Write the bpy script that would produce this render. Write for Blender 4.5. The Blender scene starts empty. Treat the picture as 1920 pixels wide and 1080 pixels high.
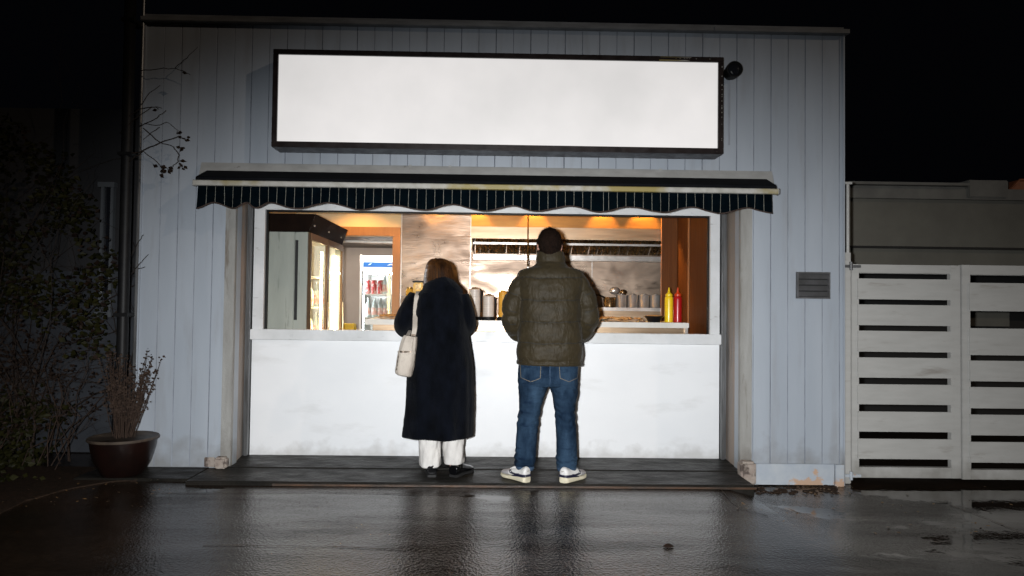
import bpy, math, random
from mathutils import Vector, noise
from mathutils.bvhtree import BVHTree
random.seed(7)
C = bpy.context.scene.collection
S = bpy.context.scene
PI = math.pi

# ------------------------------------------------------------------ camera
F = 1300.0
CAM = Vector((0.0, -5.3, 1.28))
RX = Vector((0.9997692, -0.01762598, 0.01228262))
UP = Vector((-0.01274351, -0.02627869, 0.99957343))
FW = Vector((0.01729569, 0.99949925, 0.02649724))
# camera rolls about 0.7 degrees the way the photograph does
cam_d = bpy.data.cameras.new('camera'); cam = bpy.data.objects.new('camera', cam_d); C.objects.link(cam)
from mathutils import Matrix
m = Matrix((RX, UP, -FW)).transposed().to_4x4(); m.translation = CAM
cam.matrix_world = m
cam_d.sensor_width = 36; cam_d.lens = 36 * F / 1920; cam_d.clip_start = 0.05; cam_d.clip_end = 500
S.camera = cam

def ray(px, py):
    d = RX * ((px - 960) / F) + UP * (-(py - 540) / F) + FW
    return d / d.y
def P(px, py, Y):
    """the point of the plane y = Y seen at a pixel of the 1920 x 1080 photograph"""
    return CAM + ray(px, py) * (Y - CAM.y)
def G(px, py, Z):
    """the point of the level z = Z seen at a pixel"""
    d = ray(px, py); return CAM + d * ((Z - CAM.z) / d.z)

# ------------------------------------------------------------------ world, lights, exposure
w = bpy.data.worlds.new('World'); S.world = w; w.use_nodes = True
bg = w.node_tree.nodes['Background']; bg.inputs[0].default_value = (0.5, 0.55, 0.8, 1); bg.inputs[1].default_value = 0.0015
S.view_settings.view_transform = 'Standard'; S.view_settings.look = 'None'
S.view_settings.exposure = 0; S.view_settings.gamma = 1
S.cycles.max_bounces = 8; S.cycles.diffuse_bounces = 4; S.cycles.glossy_bounces = 4
S.cycles.transmission_bounces = 6; S.cycles.transparent_max_bounces = 12
S.cycles.sample_clamp_indirect = 4.0
S.cycles.caustics_reflective = False; S.cycles.caustics_refractive = False

def lamp(name, kind, loc, target, energy, color, **kw):
    d = bpy.data.lights.new(name, kind); d.energy = energy; d.color = color
    for k, v in kw.items(): setattr(d, k, v)
    o = bpy.data.objects.new(name, d); C.objects.link(o); o.location = loc
    o.rotation_euler = (Vector(target) - Vector(loc)).to_track_quat('-Z', 'Y').to_euler()
    return o
# far street lamp, high on the right
sun = lamp('street_light', 'SUN', (8, -6, 6), (8 - 0.27 * 3, -6 + 0.2 * 3, 6 - 0.13 * 3), 0.26, (1.0, 0.80, 0.62), angle=math.radians(0.5))
# the photographer's flash: a wide, low beam held just left of the lens
fl = lamp('camera_flash', 'SPOT', (CAM.x - 0.13, CAM.y + 0.02, CAM.z + 0.03), P(1030, 860, 0), 1430, (0.97, 0.985, 1.0),
          spot_size=math.radians(80), spot_blend=1.0, shadow_soft_size=0.035)
fl.scale = (1.50, 0.95, 1)

# ------------------------------------------------------------------ materials
def M(name, c1, c2=None, scale=6, stretch=(1, 1, 1), rough=0.5, rvar=0.0, metal=0.0, bump=0.0, bscale=120,
      contrast=(0.35, 0.65), dirt=None, dscale=2.5, dstretch=(1, 1, 1), drange=(0.55, 0.75), sheen=0.0, spec=0.5,
      bstretch=(1, 1, 1), coat=0.0, bump2=0.0, b2scale=12, b2stretch=(1, 1, 1)):
    mt = bpy.data.materials.new(name); mt.use_nodes = True
    nt = mt.node_tree; N = nt.nodes; L = nt.links; b = N['Principled BSDF']
    tc = N.new('ShaderNodeTexCoord')
    def ns(sc, st, detail=6):
        mp = N.new('ShaderNodeMapping'); mp.inputs['Scale'].default_value = st
        L.new(tc.outputs['Object'], mp.inputs['Vector'])
        n = N.new('ShaderNodeTexNoise'); n.inputs['Scale'].default_value = sc; n.inputs['Detail'].default_value = detail
        n.inputs['Roughness'].default_value = 0.6
        L.new(mp.outputs[0], n.inputs['Vector']); return n.outputs['Fac']
    def rng(sock, a, b_, o0=0.0, o1=1.0):
        r = N.new('ShaderNodeMapRange'); r.inputs[1].default_value = a; r.inputs[2].default_value = b_
        r.inputs[3].default_value = o0; r.inputs[4].default_value = o1
        L.new(sock, r.inputs[0]); return r.outputs[0]
    def mix(fac, A, B):
        x = N.new('ShaderNodeMix'); x.data_type = 'RGBA'
        L.new(fac, x.inputs[0])
        for s, v in ((6, A), (7, B)):
            if hasattr(v, 'links') or hasattr(v, 'is_linked'): L.new(v, x.inputs[s])
            else: x.inputs[s].default_value = (*v, 1)
        return x.outputs[2]
    col = None; fac = None
    if c2 is not None:
        fac = rng(ns(scale, stretch), *contrast); col = mix(fac, c1, c2)
    if dirt is not None:
        df = rng(ns(dscale, dstretch, 8), *drange); col = mix(df, col if col is not None else c1, dirt)
    if col is not None: L.new(col, b.inputs['Base Color'])
    else: b.inputs['Base Color'].default_value = (*c1, 1)
    b.inputs['Metallic'].default_value = metal
    b.inputs['Specular IOR Level'].default_value = spec
    b.inputs['Sheen Weight'].default_value = sheen
    b.inputs['Coat Weight'].default_value = coat
    if rvar and rough:
        L.new(rng(ns(scale * 1.7, stretch), 0.3, 0.7, rough - rvar, rough + rvar), b.inputs['Roughness'])
    else: b.inputs['Roughness'].default_value = rough
    if bump:
        bp = N.new('ShaderNodeBump'); bp.inputs['Strength'].default_value = bump; bp.inputs['Distance'].default_value = 0.01
        L.new(ns(bscale, bstretch, 3), bp.inputs['Height'])
        if bump2:
            b2 = N.new('ShaderNodeBump'); b2.inputs['Strength'].default_value = bump2; b2.inputs['Distance'].default_value = 0.03
            L.new(ns(b2scale, b2stretch, 4), b2.inputs['Height']); L.new(b2.outputs[0], bp.inputs['Normal'])
        L.new(bp.outputs[0], b.inputs['Normal'])
    return mt

def base_dirt(mt, z0, z1, col, amt=0.7, scale=7):
    nt = mt.node_tree; N = nt.nodes; L = nt.links; b = N['Principled BSDF']
    old = b.inputs['Base Color'].links[0].from_socket
    tc = N.new('ShaderNodeTexCoord'); sp = N.new('ShaderNodeSeparateXYZ'); L.new(tc.outputs['Object'], sp.inputs[0])
    n = N.new('ShaderNodeTexNoise'); n.inputs['Scale'].default_value = scale; n.inputs['Detail'].default_value = 8; L.new(tc.outputs['Object'], n.inputs['Vector'])
    h = N.new('ShaderNodeMapRange'); h.inputs[1].default_value = z0; h.inputs[2].default_value = z1; h.inputs[3].default_value = 0.35; h.inputs[4].default_value = -0.25; L.new(sp.outputs['Z'], h.inputs[0])
    a = N.new('ShaderNodeMath'); a.operation = 'ADD'; L.new(n.outputs['Fac'], a.inputs[0]); L.new(h.outputs[0], a.inputs[1])
    f = N.new('ShaderNodeMapRange'); f.inputs[1].default_value = 0.48; f.inputs[2].default_value = 0.85; f.inputs[4].default_value = amt; L.new(a.outputs[0], f.inputs[0])
    x = N.new('ShaderNodeMix'); x.data_type = 'RGBA'; L.new(f.outputs[0], x.inputs[0]); L.new(old, x.inputs[6]); x.inputs[7].default_value = (*col, 1); L.new(x.outputs[2], b.inputs['Base Color'])
def emis(name, col, strength, c2=None, scale=1.5):
    mt = bpy.data.materials.new(name); mt.use_nodes = True; b = mt.node_tree.nodes['Principled BSDF']
    b.inputs['Base Color'].default_value = (col[0] * .3, col[1] * .3, col[2] * .3, 1)
    b.inputs['Emission Color'].default_value = (*col, 1); b.inputs['Emission Strength'].default_value = strength
    b.inputs['Roughness'].default_value = 0.35
    if c2:
        N = mt.node_tree.nodes; L = mt.node_tree.links
        tc = N.new('ShaderNodeTexCoord'); n = N.new('ShaderNodeTexNoise'); n.inputs['Scale'].default_value = scale; n.inputs['Detail'].default_value = 8
        L.new(tc.outputs['Object'], n.inputs['Vector'])
        x = N.new('ShaderNodeMix'); x.data_type = 'RGBA'; x.inputs[6].default_value = (*col, 1); x.inputs[7].default_value = (*c2, 1)
        r = N.new('ShaderNodeMapRange'); r.inputs[1].default_value = 0.35; r.inputs[2].default_value = 0.7
        L.new(n.outputs['Fac'], r.inputs[0]); L.new(r.outputs[0], x.inputs[0]); L.new(x.outputs[2], b.inputs['Emission Color'])
    return mt

def glassy(name, tint=(1, 1, 1), gloss=0.12, rough=0.05):
    mt = bpy.data.materials.new(name); mt.use_nodes = True; N = mt.node_tree.nodes; L = mt.node_tree.links
    N.remove(N['Principled BSDF']); out = N['Material Output']
    t = N.new('ShaderNodeBsdfTransparent'); t.inputs[0].default_value = (*tint, 1)
    g = N.new('ShaderNodeBsdfGlossy'); g.inputs['Roughness'].default_value = rough
    x = N.new('ShaderNodeMixShader'); x.inputs[0].default_value = gloss
    L.new(t.outputs[0], x.inputs[1]); L.new(g.outputs[0], x.inputs[2]); L.new(x.outputs[0], out.inputs[0]); return mt

m_siding = M('blue_grey_siding_paint', (0.34, 0.375, 0.42), (0.30, 0.335, 0.38), 1.3, (3, 3, 0.5), 0.5, 0.08, bump=0.12, bscale=160,
             dirt=(0.25, 0.26, 0.275), dscale=2.2, dstretch=(4, 1, 0.5), drange=(0.54, 0.85), bump2=0.08, b2scale=3)
m_groove = M('dark_siding_groove', (0.19, 0.21, 0.24), (0.31, 0.34, 0.39), 3, (1, 1, 1), 0.8)  # groove faces coloured darker than the boards
m_trim = M('weathered_grey_trim', (0.30, 0.30, 0.285), (0.22, 0.215, 0.20), 3, (4, 4, 0.6), 0.6, bump=0.3, bscale=60,
           dirt=(0.10, 0.075, 0.05), dscale=5, dstretch=(3, 3, 0.4), drange=(0.58, 0.72))
m_reveal = M('rust_stained_reveal', (0.20, 0.20, 0.20), (0.30, 0.22, 0.16), 2, (6, 3, 0.4), 0.55, bump=0.3, bscale=50,
             dirt=(0.10, 0.07, 0.05), dscale=4, dstretch=(5, 5, 0.4), drange=(0.6, 0.72))
m_rail = M('shutter_rail_metal', (0.16, 0.165, 0.17), (0.08, 0.08, 0.08), 8, (3, 3, 0.3), 0.35, 0.1, metal=0.6)
m_white = M('white_counter_paint', (0.78, 0.79, 0.80), (0.72, 0.735, 0.75), 0.9, (1, 1, 1.6), 0.42, 0.08, bump=0.05, bscale=90,
            dirt=(0.56, 0.56, 0.55), dscale=1.8, dstretch=(0.8, 1, 2.6), drange=(0.55, 0.85))
m_frame = M('white_window_frame', (0.66, 0.67, 0.68), (0.56, 0.57, 0.57), 4, (1, 1, 1), 0.35, 0.1, bump=0.06,
            dirt=(0.25, 0.24, 0.22), dscale=6, dstretch=(1, 1, 4), drange=(0.62, 0.75))
m_blackframe = M('dark_brown_sign_metal', (0.020, 0.013, 0.012), (0.012, 0.008, 0.008), 9, (1, 1, 1), 0.38, 0.1, metal=0.2, bump=0.1,
                 dirt=(0.10, 0.08, 0.07), dscale=30, drange=(0.68, 0.74))
m_sign = emis('sign_acrylic_lit', (0.80, 0.775, 0.765), 0.90, (0.68, 0.665, 0.655), 1.6)
m_fabric = M('navy_awning_cloth', (0.0014, 0.0042, 0.0065), (0.001, 0.0025, 0.004), 12, (1, 1, 1), 1.0, spec=0.02, bump=0.3, bscale=300)
m_pin = M('awning_pinstripe', (0.24, 0.24, 0.21), (0.12, 0.12, 0.10), 60, (1, 1, 1), 0.8)
m_edge = M('awning_edge_tape', (0.035, 0.020, 0.015), None, rough=0.8)
m_roofcloth = M('black_awning_roof_cloth', (0.003, 0.0035, 0.005), (0.006, 0.0065, 0.008), 6, rough=0.9, spec=0.1)
m_bar = M('awning_bar_dirty_white', (0.46, 0.45, 0.42), (0.34, 0.33, 0.29), 14, (1, 1, 1), 0.45, bump=0.1,
          dirt=(0.27, 0.215, 0.07), dscale=1.3, dstretch=(1, 1, 1), drange=(0.50, 0.60))
m_plate = M('awning_plate_grey', (0.34, 0.34, 0.33), (0.27, 0.27, 0.26), 3, (2, 1, 4), 0.5, dirt=(0.1, 0.09, 0.08), dscale=9, drange=(0.68, 0.74))
m_flash = M('roof_flashing', (0.20, 0.21, 0.22), (0.13, 0.135, 0.14), 5, (1, 1, 4), 0.5)
m_black = M('black_plastic', (0.006, 0.006, 0.007), (0.010, 0.010, 0.010), 20, rough=0.5, spec=0.2)
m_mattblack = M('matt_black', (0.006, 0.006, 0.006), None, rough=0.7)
m_brick = M('crumbling_brick', (0.25, 0.20, 0.17), (0.33, 0.29, 0.25), 14, rough=0.9, bump=0.8, bscale=30, dirt=(0.08, 0.06, 0.05), dscale=12, drange=(0.5, 0.6))
m_peel = M('peeling_skirting_paint', (0.33, 0.37, 0.42), (0.40, 0.43, 0.46), 7, (1, 1, 1), 0.55, bump=0.3, bscale=25,
           dirt=(0.44, 0.30, 0.21), dscale=3.4, dstretch=(0.9, 1, 1.3), drange=(0.505, 0.535))
m_gate = M('grey_gate_paint', (0.405, 0.402, 0.385), (0.36, 0.357, 0.34), 5, (0.6, 1, 3), 0.5, 0.08, bump=0.15, bscale=80,
           dirt=(0.22, 0.20, 0.175), dscale=3.5, dstretch=(0.6, 1, 3), drange=(0.58, 0.75))
m_garage = M('olive_grey_render', (0.125, 0.12, 0.10), (0.10, 0.095, 0.08), 2.5, rough=0.85, bump=0.3, bscale=140)
m_garage2 = M('dull_grey_parapet', (0.14, 0.137, 0.122), (0.10, 0.097, 0.088), 4, rough=0.8)
m_orange = M('rusty_orange_panel', (0.30, 0.09, 0.03), (0.16, 0.05, 0.02), 6, rough=0.6)
m_slab = M('wet_concrete_slab', (0.017, 0.0155, 0.013), (0.008, 0.0075, 0.0065), 3, (1, 2.5, 1), 0.42, 0.14, bump=0.35, bscale=60,
           dirt=(0.016, 0.014, 0.012), dscale=2, dstretch=(1, 3, 1), drange=(0.5, 0.62), bump2=0.3, b2scale=9, spec=0.09)
m_slabedge = M('worn_brown_slab_edge', (0.07, 0.036, 0.018), (0.022, 0.015, 0.010), 5, (1, 1, 1), 0.4, 0.1, bump=0.3)
base_dirt(m_siding, 0.03, 0.40, (0.19, 0.19, 0.185), 0.7); base_dirt(m_white, 0.05, 0.22, (0.42, 0.41, 0.39), 0.6, 9); base_dirt(m_gate, -0.05, 0.25, (0.16, 0.15, 0.13), 0.6); base_dirt(m_trim, 0.02, 0.5, (0.10, 0.085, 0.07), 0.7)
# kitchen
m_steel = M('swirled_steel_sheet', (0.40, 0.285, 0.20), (0.20, 0.135, 0.09), 2.4, (0.7, 1, 2.0), 0.42, 0.12, metal=0.85, bump=0.10, bscale=22,
            bstretch=(0.6, 1, 3), bump2=0.24, b2scale=2.0, dirt=(0.22, 0.165, 0.13), dscale=4, drange=(0.55, 0.75))
def steel_sheet():
    mt = bpy.data.materials.new('swirled_steel_sheet'); mt.use_nodes = True; N = mt.node_tree.nodes; L = mt.node_tree.links; b = N['Principled BSDF']
    tc = N.new('ShaderNodeTexCoord')
    def ns(sc, st, detail, dist):
        mp = N.new('ShaderNodeMapping'); mp.inputs['Scale'].default_value = st; L.new(tc.outputs['Object'], mp.inputs['Vector'])
        n = N.new('ShaderNodeTexNoise'); n.inputs['Scale'].default_value = sc; n.inputs['Detail'].default_value = detail; n.inputs['Distortion'].default_value = dist
        L.new(mp.outputs[0], n.inputs['Vector']); return n.outputs['Fac']
    def rng(s_, a, c, o0, o1):
        q = N.new('ShaderNodeMapRange'); q.inputs[1].default_value = a; q.inputs[2].default_value = c; q.inputs[3].default_value = o0; q.inputs[4].default_value = o1
        L.new(s_, q.inputs[0]); return q.outputs[0]
    x = N.new('ShaderNodeMix'); x.data_type = 'RGBA'; L.new(rng(ns(1.3, (1, 1, 1.4), 3, 0.6), 0.38, 0.62, 0, 1), x.inputs[0])
    x.inputs[6].default_value = (0.33, 0.25, 0.19, 1); x.inputs[7].default_value = (0.16, 0.118, 0.09, 1); L.new(x.outputs[2], b.inputs['Base Color'])
    b.inputs['Metallic'].default_value = 0.97
    L.new(rng(ns(2.2, (0.8, 1, 1.8), 6, 1.6), 0.35, 0.65, 0.24, 0.46), b.inputs['Roughness'])
    b1 = N.new('ShaderNodeBump'); b1.inputs['Strength'].default_value = 0.5; b1.inputs['Distance'].default_value = 0.020; L.new(ns(1.1, (1, 1, 2.0), 2, 1.2), b1.inputs['Height'])
    b2 = N.new('ShaderNodeBump'); b2.inputs['Strength'].default_value = 0.30; b2.inputs['Distance'].default_value = 0.004; L.new(ns(9, (0.35, 1, 2.6), 5, 2.2), b2.inputs['Height'])
    L.new(b1.outputs[0], b2.inputs['Normal']); L.new(b2.outputs[0], b.inputs['Normal']); return mt
m_steel = steel_sheet()
m_gold = M('golden_steel_soffit', (0.30, 0.145, 0.03), (0.23, 0.105, 0.022), 5, (0.5, 1, 3), 0.42, 0.06, metal=0.5)
m_steel2 = M('brushed_hood_steel', (0.38, 0.28, 0.19), (0.28, 0.20, 0.13), 4, (0.4, 1, 6), 0.36, 0.05, metal=0.95, bump=0.06, bscale=40, bstretch=(0.2, 1, 6))
m_steelb = M('shiny_pot_steel', (0.74, 0.70, 0.66), (0.55, 0.51, 0.47), 9, rough=0.28, metal=0.72, bump=0.1, bscale=14)
m_greasy = M('greasy_filter_steel', (0.42, 0.28, 0.13), (0.10, 0.06, 0.03), 14, (1, 1, 1), 0.25, 0.1, metal=0.85)
m_cream = M('cream_kitchen_wall', (0.74, 0.58, 0.34), (0.70, 0.54, 0.31), 2, rough=0.6)
m_doorwood = M('orange_tan_door_frame', (0.33, 0.16, 0.05), (0.28, 0.13, 0.04), 5, (6, 6, 0.5), 0.45)
m_wood = M('brown_wood_panel', (0.130, 0.048, 0.014), (0.09, 0.031, 0.009), 5, (8, 8, 0.35), 0.6, 0.06, spec=0.12, bump=0.08, bscale=30, bstretch=(6, 6, 0.3))
m_woodtrim = M('wood_panel_batten', (0.30, 0.12, 0.035), None, rough=0.4)
m_room = M('beige_back_room_wall', (0.42, 0.36, 0.31), (0.36, 0.30, 0.26), 1.5, rough=0.7)
m_roomceil = M('dim_back_room_ceiling', (0.22, 0.19, 0.17), (0.15, 0.13, 0.12), 2, rough=0.6)
m_top = M('pale_worktop_laminate', (0.70, 0.68, 0.64), (0.60, 0.58, 0.53), 5, rough=0.35)
m_fridgeside = M('grey_green_fridge_side', (0.33, 0.35, 0.31), (0.27, 0.29, 0.255), 2.5, (3, 3, 0.5), 0.45, dirt=(0.14, 0.15, 0.13), dscale=5, dstretch=(4, 4, 0.5), drange=(0.60, 0.72))
m_fridgehood = M('dark_brown_fridge_hood', (0.010, 0.005, 0.003), (0.006, 0.003, 0.002), 8, rough=0.6, spec=0.04)
m_fridgedoor = M('bronze_fridge_door_frame', (0.12, 0.07, 0.035), (0.09, 0.05, 0.025), 8, rough=0.35, metal=0.5)
m_liner = M('white_fridge_liner', (0.80, 0.80, 0.78), None, rough=0.4)
m_warmtube = emis('warm_tube_light', (1.0, 0.78, 0.42), 34.0)
m_cooltube = emis('cool_tube_light', (0.86, 0.95, 1.0), 34.0)
m_header = emis('cooler_header_lit', (0.92, 0.97, 1.0), 1.0)
m_blue = emis('cooler_header_blue_strip', (0.02, 0.13, 0.42), 0.9)
m_bluelight = emis('cooler_header_white_mark', (0.7, 0.85, 1.0), 1.0)
m_glass = glassy('door_glass', (0.97, 0.98, 0.97), 0.10, 0.06)
m_bottleglass = M('cloudy_bottle_plastic', (0.62, 0.68, 0.68), (0.50, 0.58, 0.58), 20, rough=0.2)
m_redcan = M('red_can_print', (0.55, 0.03, 0.035), (0.75, 0.55, 0.5), 30, (1, 1, 0.6), 0.3, contrast=(0.5, 0.58))
m_can = M('white_can_metal', (0.75, 0.72, 0.70), None, rough=0.25, metal=0.3)
m_label = M('pink_bottle_label', (0.75, 0.38, 0.32), (0.85, 0.80, 0.75), 25, rough=0.5, contrast=(0.45, 0.55))
m_yellow = M('yellow_squeeze_plastic', (0.86, 0.60, 0.015), (0.80, 0.52, 0.01), 6, rough=0.32, coat=0.3)
m_red = M('red_squeeze_plastic', (0.42, 0.008, 0.010), (0.34, 0.005, 0.008), 6, rough=0.30, coat=0.3)
m_redcap = M('orange_red_cap', (0.60, 0.05, 0.01), None, rough=0.35)
m_paper = M('greaseproof_paper', (0.70, 0.64, 0.56), (0.52, 0.42, 0.32), 14, rough=0.7, bump=0.4, bscale=25)
m_food = M('fried_food', (0.45, 0.19, 0.05), (0.62, 0.34, 0.12), 30, rough=0.6, bump=0.5, bscale=60)
m_cup = M('ribbed_foam_cup', (0.62, 0.55, 0.48), (0.55, 0.48, 0.42), 5, (1, 1, 12), 0.4)
m_amber = M('amber_cup_plastic', (0.70, 0.36, 0.05), (0.6, 0.3, 0.04), 8, rough=0.3)
m_bowl = M('black_bowl_enamel', (0.008, 0.008, 0.010), None, rough=0.15)
m_brass = M('brass_jar', (0.30, 0.17, 0.04), (0.12, 0.07, 0.02), 10, rough=0.3, metal=0.8)
m_yellowbox = M('yellow_crate_plastic', (0.55, 0.40, 0.02), None, rough=0.5)
m_spot = emis('lit_downlight', (1.0, 0.72, 0.38), 12.0)
# people
m_skin = M('skin', (0.55, 0.30, 0.22), (0.50, 0.25, 0.18), 12, rough=0.5)
m_eye = M('eye_white', (0.7, 0.68, 0.66), None, rough=0.2)
m_hairdark = M('dark_short_hair', (0.004, 0.0025, 0.0018), (0.017, 0.009, 0.006), 42, (2.5, 2.5, 0.8), 0.6, spec=0.06, bump=0.7, bscale=160, bstretch=(3, 3, 0.6))
m_hairblond = M('brown_blond_hair', (0.007, 0.003, 0.0015), (0.062, 0.023, 0.006), 24, (3.4, 2, 0.16), 0.5, spec=0.12, bump=0.5, bscale=110, bstretch=(3, 2, 0.25), contrast=(0.46, 0.62))
m_hairstub = M('short_brown_hair_tip', (0.022, 0.012, 0.008), (0.006, 0.004, 0.003), 60, rough=0.5, spec=0.1)
m_strand = M('golden_hair_strand', (0.10, 0.040, 0.010), (0.018, 0.007, 0.003), 9, (3, 3, 0.5), 0.38)
m_puffer = M('olive_nylon_shell', (0.034, 0.0255, 0.0125), (0.026, 0.0195, 0.0095), 7, (1, 1, 2), 0.56, 0.05, spec=0.18, bump=0.32, bscale=38, bstretch=(2.2, 1, 0.8),
             bump2=0.3, b2scale=14, b2stretch=(2.0, 1, 0.8), sheen=0.05, dirt=(0.025, 0.021, 0.012), dscale=15, dstretch=(0.8, 1, 2), drange=(0.55, 0.72))
m_jeans = M('faded_blue_denim', (0.0050, 0.0135, 0.030), (0.036, 0.070, 0.118), 4.5, (1.6, 1.2, 0.7), 0.9, spec=0.08, bump=0.5, bscale=170, contrast=(0.36, 0.72),
            dirt=(0.005, 0.014, 0.034), dscale=11, dstretch=(0.7, 1, 2.2), drange=(0.55, 0.72), bump2=0.55, b2scale=10, b2stretch=(0.7, 1, 2.2))
m_jeanshem = M('pale_denim_hem', (0.035, 0.07, 0.125), (0.016, 0.038, 0.075), 40, rough=0.85)
m_thread = M('tan_stitching', (0.16, 0.13, 0.09), None, rough=0.8)
m_coat = M('navy_black_wool', (0.0034, 0.0044, 0.0075), (0.0014, 0.0018, 0.0028), 9, (1, 1, 0.6), 1.0, bump=0.6, bscale=170, spec=0.03,
           bump2=0.3, b2scale=5, b2stretch=(2.4, 1, 0.4), sheen=0.05)
m_trouser = M('white_cotton_trousers', (0.62, 0.60, 0.57), (0.50, 0.485, 0.465), 6, (2, 1, 0.7), 0.8, bump=0.25, bscale=90, bump2=0.5, b2scale=9, b2stretch=(1.8, 1, 0.5))
m_boot = M('glossy_black_leather', (0.003, 0.003, 0.0035), None, rough=0.12, spec=0.4, bump=0.05, bscale=20)
m_bag = M('cream_canvas_bag', (0.47, 0.42, 0.36), (0.40, 0.35, 0.30), 10, (1, 1, 1), 0.7, bump=0.4, bscale=140, bump2=0.4, b2scale=12)
m_bagtrim = M('dark_bag_hardware', (0.06, 0.04, 0.025), None, rough=0.35, metal=0.5)
m_shoe = M('white_trainer_leather', (0.66, 0.65, 0.63), (0.55, 0.54, 0.53), 12, rough=0.45)
m_shoemesh = M('grey_trainer_mesh', (0.40, 0.39, 0.40), (0.30, 0.29, 0.30), 120, rough=0.8, bump=0.4, bscale=250)
m_navy = M('navy_trainer_trim', (0.010, 0.010, 0.030), None, rough=0.4)
m_sole = M('cream_rubber_sole', (0.62, 0.57, 0.43), (0.54, 0.49, 0.36), 20, rough=0.55)
# plants
m_leaf = M('olive_ivy_leaf', (0.020, 0.019, 0.004), (0.005, 0.006, 0.002), 7, rough=0.55, spec=0.12, dirt=(0.12, 0.085, 0.02), dscale=9, drange=(0.72, 0.8))
m_leafdark = M('withered_leaf', (0.022, 0.013, 0.008), (0.010, 0.006, 0.005), 7, rough=0.65, spec=0.12)
m_twig = M('bare_twig_bark', (0.035, 0.025, 0.020), (0.015, 0.011, 0.009), 30, rough=0.75, spec=0.15)
m_heather = M('dry_heather_stem', (0.048, 0.031, 0.022), (0.028, 0.018, 0.014), 25, rough=0.8, spec=0.15)
m_pot = M('oxblood_glazed_pot', (0.010, 0.0040, 0.0030), (0.006, 0.003, 0.0025), 6, rough=0.3, coat=0.05, spec=0.3)
m_potrim = M('worn_pot_rim', (0.07, 0.053, 0.038), (0.035, 0.025, 0.02), 12, rough=0.5)
m_soil = M('dark_soil', (0.02, 0.014, 0.010), (0.035, 0.022, 0.015), 30, rough=0.95, spec=0.08, bump=0.8, bscale=60)
m_deadleaf = M('fallen_leaf', (0.16, 0.09, 0.03), (0.07, 0.04, 0.02), 9, rough=0.5)
m_housetop = M('unlit_neighbour_wall', (0.02, 0.02, 0.022), None, rough=0.9)  # darkness of the unlit upper wall put into its colour
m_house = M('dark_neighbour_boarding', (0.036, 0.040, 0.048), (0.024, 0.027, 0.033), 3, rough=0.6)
m_housewin = M('neighbour_window_frame', (0.085, 0.092, 0.10), None, rough=0.5)
m_darkglass = M('dark_window_glass', (0.01, 0.011, 0.014), None, rough=0.08)

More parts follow.
